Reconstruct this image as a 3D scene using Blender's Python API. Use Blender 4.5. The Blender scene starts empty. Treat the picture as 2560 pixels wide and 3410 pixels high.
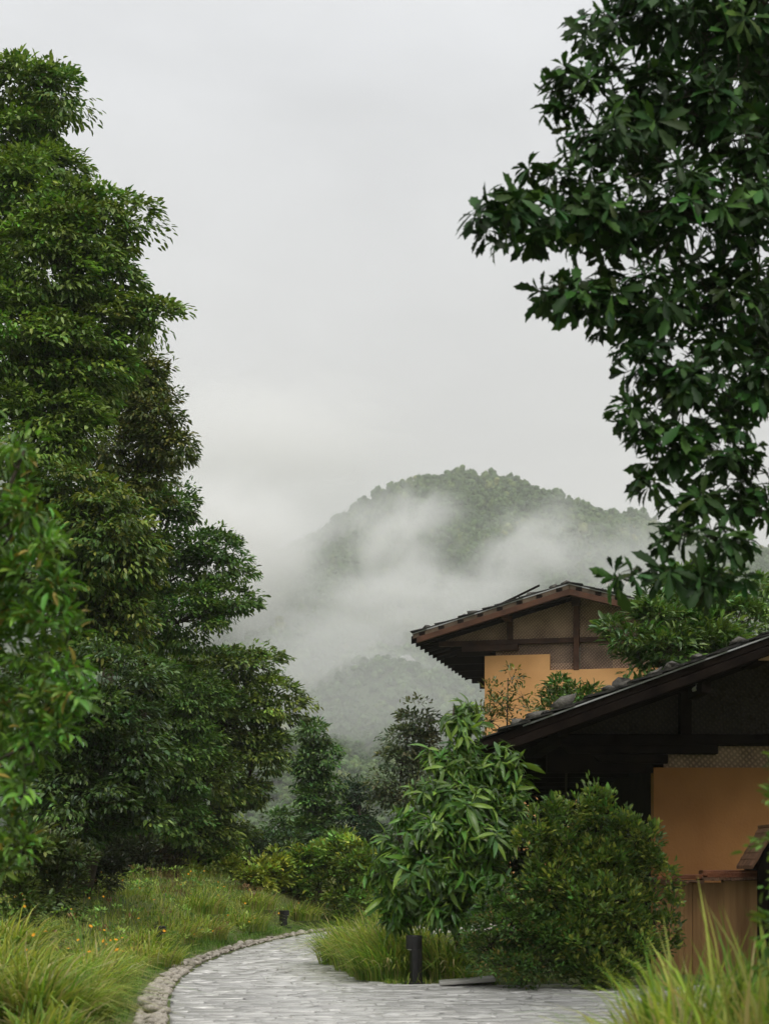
import bpy, math, random
import numpy as np
from mathutils import Vector, Matrix

# ------------------------------------------------------------------ camera, sky, sun, exposure
scene = bpy.context.scene
COL = scene.collection
R = math.radians
CAM_Z, FPX, PX0, HORIZ = 1.5, 1600.0, 384.0, 870.0      # eye height, focal length in pixels, centre column, horizon row

cam_data = bpy.data.cameras.new('camera')
cam_data.sensor_fit = 'HORIZONTAL'
cam_data.sensor_width = 24.0
cam_data.lens = 50.0
cam_data.shift_y = (HORIZ - 512.0) / 768.0
cam_data.clip_start = 0.1
cam_data.clip_end = 12000.0
cam_data.dof.use_dof = True
cam_data.dof.focus_distance = 34.0
cam_data.dof.aperture_fstop = 1.9
cam = bpy.data.objects.new('camera', cam_data)
cam.location = (0, 0, CAM_Z)
cam.rotation_euler = (R(90), 0, 0)
COL.objects.link(cam)
scene.camera = cam

SUN_EL, SUN_AZ = 54.0, 168.0     # azimuth clockwise from +Y: behind the camera, slightly right
world = bpy.data.worlds.new('World')
scene.world = world
world.use_nodes = True
wn, wl = world.node_tree.nodes, world.node_tree.links
wn.clear()
w_out = wn.new('ShaderNodeOutputWorld')
w_mix = wn.new('ShaderNodeMixShader'); w_mix.inputs[0].default_value = 0.93
sky = wn.new('ShaderNodeTexSky'); sky.sky_type = 'NISHITA'; sky.sun_disc = False
sky.sun_elevation = R(SUN_EL); sky.sun_rotation = R(SUN_AZ); sky.dust_density = 5.0
bg1 = wn.new('ShaderNodeBackground'); bg1.inputs[1].default_value = 0.09
wl.new(sky.outputs[0], bg1.inputs[0])
tc = wn.new('ShaderNodeTexCoord')
sep = wn.new('ShaderNodeSeparateXYZ'); wl.new(tc.outputs['Generated'], sep.inputs[0])
# overcast dome: brighter towards the zenith (standard overcast luminance), soft cloud structure all around
ramp = wn.new('ShaderNodeValToRGB')
e = ramp.color_ramp.elements
e[0].position = 0.0; e[0].color = (0.545, 0.534, 0.512, 1)
e[1].position = 1.0; e[1].color = (1.0, 1.01, 1.04, 1)
m = ramp.color_ramp.elements.new(0.24); m.color = (0.575, 0.572, 0.563, 1)
m = ramp.color_ramp.elements.new(0.45); m.color = (0.655, 0.665, 0.69, 1)
wl.new(sep.outputs[2], ramp.inputs[0])
mp = wn.new('ShaderNodeMapping'); mp.inputs['Scale'].default_value = (1.6, 1.6, 3.2)
wl.new(tc.outputs['Generated'], mp.inputs[0])
nz = wn.new('ShaderNodeTexNoise'); nz.inputs['Scale'].default_value = 2.4; nz.inputs['Detail'].default_value = 7.0
nz.inputs['Roughness'].default_value = 0.52; nz.inputs['Distortion'].default_value = 0.4
wl.new(mp.outputs[0], nz.inputs['Vector'])
mr = wn.new('ShaderNodeMapRange'); mr.inputs[1].default_value = 0.32; mr.inputs[2].default_value = 0.68
mr.inputs[3].default_value = 0.91; mr.inputs[4].default_value = 1.09
wl.new(nz.outputs[0], mr.inputs[0])
mul = wn.new('ShaderNodeVectorMath'); mul.operation = 'SCALE'
wl.new(ramp.outputs[0], mul.inputs[0]); wl.new(mr.outputs[0], mul.inputs['Scale'])
bg2 = wn.new('ShaderNodeBackground'); bg2.inputs[1].default_value = 1.0
wl.new(mul.outputs[0], bg2.inputs[0])
wl.new(bg1.outputs[0], w_mix.inputs[1]); wl.new(bg2.outputs[0], w_mix.inputs[2])
wl.new(w_mix.outputs[0], w_out.inputs[0])

sun_data = bpy.data.lights.new('sun', 'SUN')
sun_data.energy = 1.5; sun_data.angle = R(25); sun_data.color = (1.0, 0.97, 0.92)
sun = bpy.data.objects.new('sun', sun_data)
sd = Vector((math.sin(R(SUN_AZ)) * math.cos(R(SUN_EL)), math.cos(R(SUN_AZ)) * math.cos(R(SUN_EL)), math.sin(R(SUN_EL))))
sun.rotation_euler = sd.to_track_quat('Z', 'Y').to_euler()
COL.objects.link(sun)

vs = scene.view_settings
vs.view_transform = 'Standard'; vs.look = 'None'; vs.exposure = 0.4; vs.gamma = 1.0; vs.use_curve_mapping = False
cy = scene.cycles
cy.max_bounces = 11; cy.diffuse_bounces = 2; cy.glossy_bounces = 2; cy.transmission_bounces = 2
cy.volume_bounces = 9; cy.transparent_max_bounces = 4
cy.use_denoising = True
cy.denoiser = 'OPENIMAGEDENOISE'
cy.denoising_input_passes = 'RGB_ALBEDO_NORMAL'
cy.use_adaptive_sampling = True; cy.adaptive_threshold = 0.02
cy.volume_max_steps = 128; cy.volume_step_rate = 0.7
cy.caustics_reflective = False; cy.caustics_refractive = False

# ------------------------------------------------------------------ helpers
def at(px, py, Y):
    """world point seen at a picture position at distance Y"""
    return np.array(((px - PX0) / FPX * Y, Y, CAM_Z + (HORIZ - py) / FPX * Y))

def nrm(v):
    return v / np.maximum(np.linalg.norm(v, axis=-1, keepdims=True), 1e-9)

def sstep(a, b, x):
    t = np.clip((x - a) / (b - a), 0, 1)
    return t * t * (3 - 2 * t)

def tag(o, label=None, cat=None, group=None, kind=None):
    if label: o['label'] = label
    if cat: o['category'] = cat
    if group: o['group'] = group
    if kind: o['kind'] = kind
    return o

def empty(name, loc, rz=0.0):
    o = bpy.data.objects.new(name, None)
    o.location = loc; o.rotation_euler = (0, 0, rz)
    COL.objects.link(o)
    return o

def link(name, me, mat=None, parent=None):
    if mat is not None and not me.materials:
        me.materials.append(mat)
    o = bpy.data.objects.new(name, me)
    COL.objects.link(o)
    if parent is not None:
        o.parent = parent
    return o

def mesh_np(name, V, F, col=None, smooth=False):
    """V (n,3); F: array (m,3|4) or list of such arrays; col (n,3) point colour"""
    me = bpy.data.meshes.new(name)
    Fs = F if isinstance(F, list) else [F]
    Fs = [np.asarray(f, dtype=np.int32) for f in Fs if len(f)]
    V = np.asarray(V, dtype=np.float32)
    loops = np.concatenate([f.ravel() for f in Fs])
    tot = np.concatenate([np.full(len(f), f.shape[1], np.int32) for f in Fs])
    start = np.concatenate(([0], np.cumsum(tot)[:-1])).astype(np.int32)
    me.vertices.add(len(V)); me.vertices.foreach_set('co', V.ravel())
    me.loops.add(len(loops)); me.loops.foreach_set('vertex_index', loops)
    me.polygons.add(len(tot)); me.polygons.foreach_set('loop_start', start)
    try:
        me.polygons.foreach_set('loop_total', tot)
    except Exception:
        pass
    if smooth:
        me.polygons.foreach_set('use_smooth', np.ones(len(tot), dtype=bool))
    me.update(calc_edges=True)
    if col is not None:
        a = me.color_attributes.new('Col', 'FLOAT_COLOR', 'POINT')
        c4 = np.ones((len(V), 4), np.float32); c4[:, :3] = col
        a.data.foreach_set('color', c4.ravel())
    return me

class MB:
    """collects boxes, prisms and tubes of ONE part"""
    def __init__(s): s.v = []; s.f = []
    def add(s, V, F):
        n = len(s.v); s.v += [tuple(map(float, p)) for p in V]; s.f += [tuple(i + n for i in f) for f in F]
    def box(s, x0, x1, y0, y1, z0, z1):
        s.add([(x0, y0, z0), (x1, y0, z0), (x1, y1, z0), (x0, y1, z0), (x0, y0, z1), (x1, y0, z1), (x1, y1, z1), (x0, y1, z1)],
              [(0, 3, 2, 1), (4, 5, 6, 7), (0, 1, 5, 4), (1, 2, 6, 5), (2, 3, 7, 6), (3, 0, 4, 7)])
    def prism(s, poly, w0, w1):
        """poly: [(u,z)] counter-clockwise seen from the front (-y); extruded from y=w0 to y=w1"""
        n = len(poly)
        V = [(u, w0, z) for u, z in poly] + [(u, w1, z) for u, z in poly]
        s.add(V, [tuple(range(n)), tuple(range(2 * n - 1, n - 1, -1))] + [(i, i + n, (i + 1) % n + n, (i + 1) % n) for i in range(n)])
    def beam(s, a, b, th, w0, w1):
        """bar in the (u,z) plane from a to b: its TOP edge runs a-b, thickness th downwards"""
        s.prism([(a[0], a[1] - th), (b[0], b[1] - th), b, a], w0, w1)
    def tube(s, pts, rad, sides=6):
        pts = [Vector(p) for p in pts]; n0 = len(s.v); n = len(pts)
        for i, p in enumerate(pts):
            d = (pts[min(i + 1, n - 1)] - pts[max(i - 1, 0)]).normalized()
            a = d.cross(Vector((0.3, 0.9, 0.2)) if abs(d.y) < 0.9 else Vector((1, 0, 0))).normalized(); b = d.cross(a)
            for k in range(sides):
                t = 2 * math.pi * k / sides
                s.v.append(tuple(p + (a * math.cos(t) + b * math.sin(t)) * rad[i]))
        for i in range(n - 1):
            for k in range(sides):
                s.f.append((n0 + i * sides + k, n0 + i * sides + (k + 1) % sides, n0 + (i + 1) * sides + (k + 1) % sides, n0 + (i + 1) * sides + k))
        s.f.append(tuple(n0 + k for k in range(sides))[::-1]); s.f.append(tuple(n0 + (n - 1) * sides + k for k in range(sides)))
    def mesh(s, name):
        me = bpy.data.meshes.new(name); me.from_pydata(s.v, [], s.f); me.update(); return me
    def build(s, name, mat, parent=None, bevel=0.0, smooth=False):
        me = s.mesh(name)
        if smooth:
            me.polygons.foreach_set('use_smooth', np.ones(len(me.polygons), dtype=bool))
        o = link(name, me, mat, parent)
        if bevel:
            b = o.modifiers.new('bevel', 'BEVEL'); b.width = bevel; b.segments = 1; b.limit_method = 'ANGLE'
        return o

# ------------------------------------------------------------------ materials
def new_mat(name):
    mt = bpy.data.materials.new(name); mt.use_nodes = True
    nt = mt.node_tree; nt.nodes.clear()
    out = nt.nodes.new('ShaderNodeOutputMaterial')
    return mt, nt, out

def leaf_mat(name, rough=0.42, spec=0.5, transl=0.28, tint=(1.25, 1.25, 0.55)):
    mt, nt, out = new_mat(name)
    at_ = nt.nodes.new('ShaderNodeAttribute'); at_.attribute_name = 'Col'
    p = nt.nodes.new('ShaderNodeBsdfPrincipled'); p.inputs['Roughness'].default_value = rough
    p.inputs['Specular IOR Level'].default_value = spec
    nt.links.new(at_.outputs['Color'], p.inputs['Base Color'])
    tr = nt.nodes.new('ShaderNodeBsdfTranslucent')
    mm = nt.nodes.new('ShaderNodeVectorMath'); mm.operation = 'MULTIPLY'; mm.inputs[1].default_value = tint
    nt.links.new(at_.outputs['Color'], mm.inputs[0]); nt.links.new(mm.outputs[0], tr.inputs['Color'])
    mx = nt.nodes.new('ShaderNodeMixShader'); mx.inputs[0].default_value = transl
    nt.links.new(p.outputs[0], mx.inputs[1]); nt.links.new(tr.outputs[0], mx.inputs[2])
    nt.links.new(mx.outputs[0], out.inputs[0])
    return mt

def noise_mat(name, c1, c2, scale=4.0, rough=0.8, bump=0.0, bscale=None, stretch=(1, 1, 1), detail=6.0, spec=0.3, lo=0.35, hi=0.65, attr=False, coat=0.0):
    """two-colour noise over object coordinates, with optional relief"""
    mt, nt, out = new_mat(name)
    N, L = nt.nodes, nt.links
    tcn = N.new('ShaderNodeTexCoord'); mpn = N.new('ShaderNodeMapping'); mpn.inputs['Scale'].default_value = stretch
    L.new(tcn.outputs['Object'], mpn.inputs[0])
    n1 = N.new('ShaderNodeTexNoise'); n1.inputs['Scale'].default_value = scale; n1.inputs['Detail'].default_value = detail
    L.new(mpn.outputs[0], n1.inputs['Vector'])
    r = N.new('ShaderNodeMapRange'); r.inputs[1].default_value = lo; r.inputs[2].default_value = hi
    L.new(n1.outputs[0], r.inputs[0])
    mx = N.new('ShaderNodeMix'); mx.data_type = 'RGBA'
    mx.inputs[6].default_value = (*c1, 1); mx.inputs[7].default_value = (*c2, 1)
    L.new(r.outputs[0], mx.inputs[0])
    p = N.new('ShaderNodeBsdfPrincipled'); p.inputs['Roughness'].default_value = rough; p.inputs['Specular IOR Level'].default_value = spec
    if coat: p.inputs['Coat Weight'].default_value = coat; p.inputs['Coat Roughness'].default_value = 0.12; p.inputs['Coat IOR'].default_value = 1.4
    src = mx.outputs[2]
    if attr:
        oi = N.new('ShaderNodeObjectInfo'); hs = N.new('ShaderNodeHueSaturation')
        rr = N.new('ShaderNodeMapRange'); rr.inputs[3].default_value = 0.84; rr.inputs[4].default_value = 1.14
        L.new(oi.outputs['Random'], rr.inputs[0]); L.new(rr.outputs[0], hs.inputs['Value']); L.new(src, hs.inputs['Color'])
        src = hs.outputs[0]
    L.new(src, p.inputs['Base Color'])
    if bump:
        n2 = N.new('ShaderNodeTexNoise'); n2.inputs['Scale'].default_value = bscale or scale * 4; n2.inputs['Detail'].default_value = 8.0
        L.new(mpn.outputs[0], n2.inputs['Vector'])
        b = N.new('ShaderNodeBump'); b.inputs['Strength'].default_value = bump; b.inputs['Distance'].default_value = 0.05
        L.new(n2.outputs[0], b.inputs['Height']); L.new(b.outputs[0], p.inputs['Normal'])
    L.new(p.outputs[0], out.inputs[0])
    return mt

def woven_mat(name, c1, c2):
    """woven bamboo matting: strips over and under in a diagonal twill, patchy weathering"""
    mt, nt, out = new_mat(name); N, L = nt.nodes, nt.links
    tcn = N.new('ShaderNodeTexCoord')
    def wave(rot, sc):
        mpn = N.new('ShaderNodeMapping'); mpn.inputs['Rotation'].default_value = (0, R(rot), 0)
        L.new(tcn.outputs['Object'], mpn.inputs[0])
        w = N.new('ShaderNodeTexWave'); w.wave_type = 'BANDS'; w.bands_direction = 'X'; w.inputs['Scale'].default_value = sc
        w.inputs['Distortion'].default_value = 0.9; w.inputs['Detail'].default_value = 2; w.inputs['Detail Scale'].default_value = 3
        L.new(mpn.outputs[0], w.inputs['Vector']); return w
    a, b = wave(40, 5.2), wave(-48, 4.3)
    mxm = N.new('ShaderNodeMath'); mxm.operation = 'MULTIPLY'; L.new(a.outputs[1], mxm.inputs[0]); L.new(b.outputs[1], mxm.inputs[1])
    n1 = N.new('ShaderNodeTexNoise'); n1.inputs['Scale'].default_value = 1.6; n1.inputs['Detail'].default_value = 6
    L.new(tcn.outputs['Object'], n1.inputs['Vector'])
    ad = N.new('ShaderNodeMath'); ad.operation = 'MULTIPLY_ADD'; ad.inputs[1].default_value = 0.75
    L.new(mxm.outputs[0], ad.inputs[0]); 
    r = N.new('ShaderNodeMapRange'); r.inputs[1].default_value = 0.3; r.inputs[2].default_value = 0.75; r.inputs[4].default_value = 0.6
    L.new(n1.outputs[0], r.inputs[0]); L.new(r.outputs[0], ad.inputs[2])
    mx = N.new('ShaderNodeMix'); mx.data_type = 'RGBA'; mx.inputs[6].default_value = (*c1, 1); mx.inputs[7].default_value = (*c2, 1)
    L.new(ad.outputs[0], mx.inputs[0])
    p = N.new('ShaderNodeBsdfPrincipled'); p.inputs['Roughness'].default_value = 0.7
    L.new(mx.outputs[2], p.inputs['Base Color'])
    bm = N.new('ShaderNodeBump'); bm.inputs['Strength'].default_value = 0.6; bm.inputs['Distance'].default_value = 0.02
    L.new(mxm.outputs[0], bm.inputs['Height']); L.new(bm.outputs[0], p.inputs['Normal'])
    L.new(p.outputs[0], out.inputs[0])
    return mt

M = {}
M['leaf'] = leaf_mat('leaf', 0.42, 0.4, 0.22)
M['leaf_gloss'] = leaf_mat('leaf_glossy', 0.33, 0.45, 0.25)
M['leaf_thick'] = leaf_mat('leaf_leathery', 0.5, 0.18, 0.15)
M['grass'] = leaf_mat('grass_blade', 0.55, 0.25, 0.4, (1.2, 1.2, 0.6))
M['bark'] = noise_mat('bark', (0.045, 0.034, 0.024), (0.09, 0.072, 0.055), 6, 0.9, 0.7, 20, (1, 1, .25))
M['soil'] = noise_mat('soil_and_turf', (0.07, 0.11, 0.025), (0.13, 0.14, 0.045), 1.3, 0.95, 0.6, 9)
M['hill_ground'] = noise_mat('hillside_ground', (0.03, 0.055, 0.02), (0.06, 0.085, 0.03), 0.03, 0.95)
M['path_bed'] = noise_mat('path_bed', (0.05, 0.05, 0.045), (0.2, 0.196, 0.18), 1.6, 0.4, 0.4, spec=.9)
M['slate_pave'] = noise_mat('wet_paving_slate', (0.38, 0.37, 0.35), (0.58, 0.568, 0.535), 0.9, 0.23, 0.3, 3.0, (1, 2.6, 1), spec=1.0, attr=True)
M['cobble'] = noise_mat('river_cobble', (0.17, 0.14, 0.105), (0.6, 0.55, 0.47), 6, 0.5, 0.25, 30, attr=True, lo=.3, hi=.7)
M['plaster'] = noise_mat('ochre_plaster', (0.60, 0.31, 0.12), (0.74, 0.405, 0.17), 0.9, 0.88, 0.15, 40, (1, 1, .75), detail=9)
M['plaster_shaded'] = noise_mat('ochre_plaster_shaded', (0.36, 0.16, 0.054), (0.5, 0.24, 0.086), 0.8, 0.88, 0.15, 35, (1, 1, .75), detail=9)  # same ochre plaster, darkened so eave and tree shade sits in its colour
M['wood_red'] = noise_mat('red_brown_timber', (0.038, 0.016, 0.009), (0.125, 0.052, 0.025), 2.2, 0.6, 0.3, 25, (1, 1, 1), lo=.3, hi=.7)
M['wood_dark'] = noise_mat('dark_timber', (0.035, 0.016, 0.01), (0.075, 0.034, 0.02), 3, 0.65, 0.3, 20)
M['wood_black'] = noise_mat('near_black_timber', (0.009, 0.006, 0.005), (0.018, 0.012, 0.009), 3, 0.8, 0.3, 20, spec=.05)  # dark-stained timber, deepened with the near house's eave and tree shade
M['board_light'] = noise_mat('weathered_board', (0.075, 0.052, 0.033), (0.14, 0.1, 0.065), 3, 0.7, 0.3, 20)
M['plank'] = noise_mat('brown_wall_plank', (0.27, 0.14, 0.055), (0.43, 0.24, 0.1), 1.2, 0.6, 0.2, 10, (7, 1, .35), attr=False)
M['end_grain'] = noise_mat('fresh_end_grain', (0.4, 0.24, 0.13), (0.5, 0.32, 0.18), 8, 0.8)
M['slate'] = noise_mat('roof_slate', (0.016, 0.016, 0.015), (0.042, 0.04, 0.034), 5, 0.65, 0.5, 20, attr=True)
M['copper'] = noise_mat('rusty_red_coping', (0.15, 0.05, 0.022), (0.28, 0.105, 0.045), 3, 0.5, 0.3, 20)
M['bark_tile'] = noise_mat('bark_shingle', (0.09, 0.045, 0.025), (0.19, 0.1, 0.055), 8, 0.7, 0.4, 25, attr=True)
M['metal'] = noise_mat('grey_metal_strip', (0.42, 0.43, 0.43), (0.5, 0.5, 0.5), 3, 0.35)
M['black_metal'] = noise_mat('black_powder_coat', (0.012, 0.012, 0.012), (0.022, 0.021, 0.02), 8, 0.5, 0.1, 60)
M['white_plastic'] = noise_mat('white_plastic', (0.7, 0.7, 0.68), (0.75, 0.75, 0.73), 3, 0.4)
M['black_glass'] = noise_mat('black_lens', (0.01, 0.01, 0.012), (0.012, 0.012, 0.014), 3, 0.1)
M['rock'] = noise_mat('roof_rock', (0.045, 0.042, 0.037), (0.15, 0.14, 0.12), 5, 0.85, 0.6, 20, attr=True)
M['stone_slab'] = noise_mat('pale_slab', (0.36, 0.35, 0.32), (0.46, 0.45, 0.42), 5, 0.45, 0.2, 30)
M['woven'] = woven_mat('woven_bamboo', (0.10, 0.056, 0.034), (0.55, 0.38, 0.26))
M['woven_dark'] = woven_mat('woven_bamboo_dark', (0.06, 0.036, 0.025), (0.34, 0.23, 0.16))
M['woven_black'] = woven_mat('woven_bamboo_shaded', (0.018, 0.012, 0.009), (0.06, 0.04, 0.028))  # near gable matting darkened, putting leaf and eave shade into its colour
M['flower'] = noise_mat('orange_petal', (0.7, 0.3, 0.012), (0.75, 0.38, 0.02), 20, 0.6)
M['far_wall'] = noise_mat('far_house_wall', (0.5, 0.42, 0.33), (0.6, 0.52, 0.42), 0.3, 0.9)
M['far_roof'] = noise_mat('far_house_roof', (0.3, 0.13, 0.09), (0.4, 0.19, 0.14), 0.5, 0.8)
M['far_white'] = noise_mat('far_pale_roof', (0.34, 0.34, 0.33), (0.42, 0.42, 0.41), 0.5, 0.7)
M['far_pane'] = noise_mat('far_window', (0.05, 0.05, 0.055), (0.08, 0.08, 0.085), 0.5, 0.3)

# ------------------------------------------------------------------ ground, path, terrain
# path edges, as x for each y
PL_Y = np.array([2, 9, 12.5, 15.6, 18, 20, 22.5, 25.3, 28, 30, 33, 35.8, 38.7, 41.3, 43.4, 45])
PL_X = np.array([-1.3, -1.55, -1.85, -2.10, -2.42, -2.65, -2.82, -2.91, -2.84, -2.72, -2.45, -2.10, -1.55, -0.6, 0.7, 2.6])
PR_Y = np.array([20.6, 20.9, 22.2, 26, 30, 34, 37, 39.5, 41.4])
PR_X = np.array([6.5, 0.2, -0.35, -0.75, -0.45, 0.15, 0.95, 2.1, 4.0])
def path_left(y): return np.interp(y, PL_Y, PL_X)
def path_right(y): return np.where(y < 20.6, 6.6, np.interp(y, PR_Y, PR_X))
PLP = np.stack([np.interp(np.linspace(2, 45, 120), PL_Y, PL_X), np.linspace(2, 45, 120)], 1)
PLP = np.vstack([PLP, [[6, 46.4], [14, 47.2], [40, 48]]])

def left_dist(x, y):
    """signed distance outwards from the path's left (outer) edge; negative on the path side"""
    P = np.stack([np.asarray(x, float), np.asarray(y, float)], -1)
    best = np.full(P.shape[:-1], 1e9); sgn = np.ones(P.shape[:-1])
    for a, b in zip(PLP[:-1], PLP[1:]):
        d = b - a; L2 = (d * d).sum()
        t = np.clip(((P - a) * d).sum(-1) / L2, 0, 1)
        q = a + t[..., None] * d; r = P - q; dd = np.sqrt((r * r).sum(-1))
        s = np.where(d[0] * r[..., 1] - d[1] * r[..., 0] > 0, 1.0, -1.0)
        up = dd < best - 1e-9
        best = np.where(up, dd, best); sgn = np.where(up, s, sgn)
    return best * sgn

def gz(x, y):
    x = np.asarray(x, float); y = np.asarray(y, float)
    d = left_dist(x, y)
    dd_ = d; d = d * (1 + np.clip(y - 22, 0, 22) / 26)
    near = 0.10 * sstep(0.35, 1.0, d) + 0.5 * sstep(1.1, 2.5, d) + 0.4 * sstep(2.6, 3.3, d) + 0.3 * sstep(4.6, 5.4, d)
    d = dd_
    near = near + np.clip(d - 9, 0, 30) * 0.42 * sstep(-2, -9, x) * (1 - sstep(43, 54, y))
    near = np.where(d < 0, -0.035, near)
    far = -28 * sstep(62, 260, y)
    lump = 0.03 * np.sin(x * 2.3 + 1.7 * np.sin(y * 0.9)) * sstep(0.5, 2, d)
    return near * (1 - sstep(60, 120, y)) + far + lump

def axis(fine0, fine1, step, lo, hi, g=1.35):
    a = list(np.arange(fine0, fine1 + 1e-6, step)); s = step; v = fine1
    while v < hi: s *= g; v += s; a.append(min(v, hi))
    s = step; v = fine0
    while v > lo: s *= g; v -= s; a.insert(0, max(v, lo))
    return np.array(a)
xs = axis(-16, 12, 0.36, -5200, 5200); ys = axis(0, 52, 0.36, -400, 6000)
GX, GY = np.meshgrid(xs, ys, indexing='ij')
GZ = gz(GX, GY)
def grid_mesh(name, X, Y, Z, smooth=True):
    ni, nj = X.shape
    V = np.stack([X, Y, Z], -1).reshape(-1, 3)
    i, j = np.meshgrid(np.arange(ni - 1), np.arange(nj - 1), indexing='ij')
    a = (i * nj + j).ravel()
    return mesh_np(name, V, np.stack([a, a + nj, a + nj + 1, a + 1], 1), smooth=smooth)
ground = link('ground', grid_mesh('ground', GX, GY, GZ), M['soil'])
tag(ground, 'grassy ground sheet with terraced meadow rising beside the path', kind='structure')

# paving: a bed sheet and irregular wet slates laid in rows
rng = np.random.default_rng(7)
py_ = np.linspace(4, 45, 180)
bedV, bedF = [], []
for i, y in enumerate(py_):
    l, r_ = float(path_left(y)) - 0.02, float(path_right(y)) + 0.05
    if y > 41.4: r_ = 5.0 + (y - 41.4)
    bedV += [(l, y, -0.004), (r_, y, -0.004)]
    if i: bedF.append((2 * i - 2, 2 * i - 1, 2 * i + 1, 2 * i))
path = link('path', mesh_np('path', np.array(bedV), np.array(bedF)), M['path_bed'])
tag(path, 'curving wet grey slate path', kind='structure')

def slab_variant(k):
    g = np.random.default_rng(100 + k)
    n = 8
    base = np.array([(-.5, -.5), (0, -.5), (.5, -.5), (.5, 0), (.5, .5), (0, .5), (-.5, .5), (-.5, 0)])
    o = base + g.uniform(-.11, .11, (8, 2))
    top = np.concatenate([o * 0.955, np.full((8, 1), .5)], 1); top[:, 2] += g.uniform(-.16, .16, 8)
    mid = np.concatenate([o, np.full((8, 1), .18)], 1)
    bot = np.concatenate([o, np.full((8, 1), -.5)], 1)
    ctr = np.array([[0, 0, .5 + g.uniform(-.1, .12)]])
    V = np.vstack([top, mid, bot, ctr])
    F3 = [(i, (i + 1) % 8, 24) for i in range(8)]
    F4 = [(8 + i, 8 + (i + 1) % 8, (i + 1) % 8, i) for i in range(8)] + [(16 + i, 16 + (i + 1) % 8, 8 + (i + 1) % 8, 8 + i) for i in range(8)]
    return V, np.array(F3), np.array(F4)
SLABS = [slab_variant(k) for k in range(10)]
slab_me = []
for V, F3, F4 in SLABS:
    me = mesh_np('paving_slab', V, [F3, F4]); me.materials.append(M['slate_pave']); slab_me.append(me)
slabs = []
y = 13.2
while y < 44.5:
    h = rng.uniform(0.05, 0.18) * (1 + 0.03 * (y - 13))
    l, r_ = float(path_left(y + h / 2)), float(path_right(np.array(y + h / 2)))
    if y + h / 2 > 41.4: r_ = 5.0
    x = l + rng.uniform(0, 0.05)
    while x < r_ - 0.12:
        w = min(rng.uniform(0.12, 0.65), r_ - x)
        if r_ - (x + w) < 0.12: w = r_ - x
        slabs.append((x + w / 2, y + h / 2 + rng.uniform(-.035, .035), w - 0.006, h * rng.uniform(.9, 1.12), rng.uniform(-.008, .009), rng.normal(0, .012), rng.normal(0, .014), rng.normal(0, .07)))
        x += w
    y += h
def in_view(px, py, mgn=5): return (-mgn < px < 768 + mgn) and (-mgn < py < 1024 + mgn)
def proj(p): return PX0 + p[0] / p[1] * FPX, HORIZ - (p[2] - CAM_Z) / p[1] * FPX
def shown_area(s):
    a, b = proj((s[0], s[1], 0)); return -(s[2] * s[3] / s[1] ** 3) if in_view(a, b, 0) and not (a > 640) else 0
slabs.sort(key=shown_area)
restV, rest3, rest4, nv = [], [], [], 0
def slab_matrix(s):
    return Matrix.Translation((s[0], s[1], s[4] - 0.02)) @ Matrix.Rotation(s[7], 4, 'Z') @ Matrix.Rotation(s[5], 4, 'Y') @ Matrix.Rotation(s[6], 4, 'X') @ Matrix.Diagonal((s[2], s[3], 0.05, 1))
for k, s in enumerate(slabs):
    mw = slab_matrix(s)
    if k < 300:
        o = link('paving_slab', slab_me[k % 10], None, path); o.matrix_world = mw
    else:
        V, F3, F4 = SLABS[k % 10]; A = np.array(mw)
        restV.append(V @ A[:3, :3].T + A[:3, 3]); rest3.append(F3 + nv); rest4.append(F4 + nv); nv += len(V)
o = link('paving_field', mesh_np('paving_field', np.vstack(restV), [np.vstack(rest3), np.vstack(rest4)]), M['slate_pave'], path)
tag(o, kind='stuff')

# cobble border on the outer edge of the path
def blob(k, sub=2, rough=0.18, seed=0, squash=(1, 1, 1)):
    import bmesh
    bm = bmesh.new(); bmesh.ops.create_icosphere(bm, subdivisions=sub, radius=1.0)
    g = np.random.default_rng(seed + k)
    ph = g.uniform(0, 6.28, (5, 3)); dr = nrm(g.normal(size=(5, 3)))
    V = np.array([v.co[:] for v in bm.verts]); F = np.array([[v.index for v in f.verts] for f in bm.faces]); bm.free()
    d = np.ones(len(V))
    for i in range(5):
        d += rough * np.sin(V @ dr[i] * (1.5 + i * 0.9) + ph[i, 0]) / (1 + 0.4 * i)
    return V * d[:, None] * np.array(squash), F
bedge_y = np.linspace(12.5, 42, 90)
bV, bF = [], []
for i, yy in enumerate(bedge_y):
    l = float(path_left(yy)); wd = 0.48 - 0.16 * (yy - 12) / 30
    bV += [(l - wd, yy, 0.004), (l + 0.01, yy, 0.002)]
    if i: bF.append((2 * i - 2, 2 * i - 1, 2 * i + 1, 2 * i))
border = link('cobble_border', mesh_np('cobble_border', np.array(bV), np.array(bF)), M['soil'])
tag(border, 'band of pale round cobbles edging the outer side of the path', kind='structure')
COB = [blob(k, 2, 0.13, 40, (1.2, .9, .7)) for k in range(8)]
cob_me = []
for V, F in COB:
    me = mesh_np('cobble', V, F, smooth=True); me.materials.append(M['cobble']); cob_me.append(me)
cobs = []
cp = np.zeros((0, 3))
for k in range(9000):
    yv = rng.uniform(14.4, 41.5); wd = 0.35 - 0.12 * (yv - 12) / 30
    r = rng.choice([.03, .042, .056, .075], p=[.32, .35, .24, .09]) * rng.uniform(.85, 1.15); xv = float(path_left(yv)) - .04 - rng.random() * (wd - .06)
    if len(cp) and np.any(np.hypot((cp[:, 0] - xv), (cp[:, 1] - yv)) < .93 * (cp[:, 2] + r)): continue
    cp = np.vstack([cp, [xv, yv, r]])
    cobs.append((xv, yv, 0.01 + r * rng.uniform(.1, .7), r, rng.uniform(0, 6.28), rng.uniform(-.4, .4)))
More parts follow.
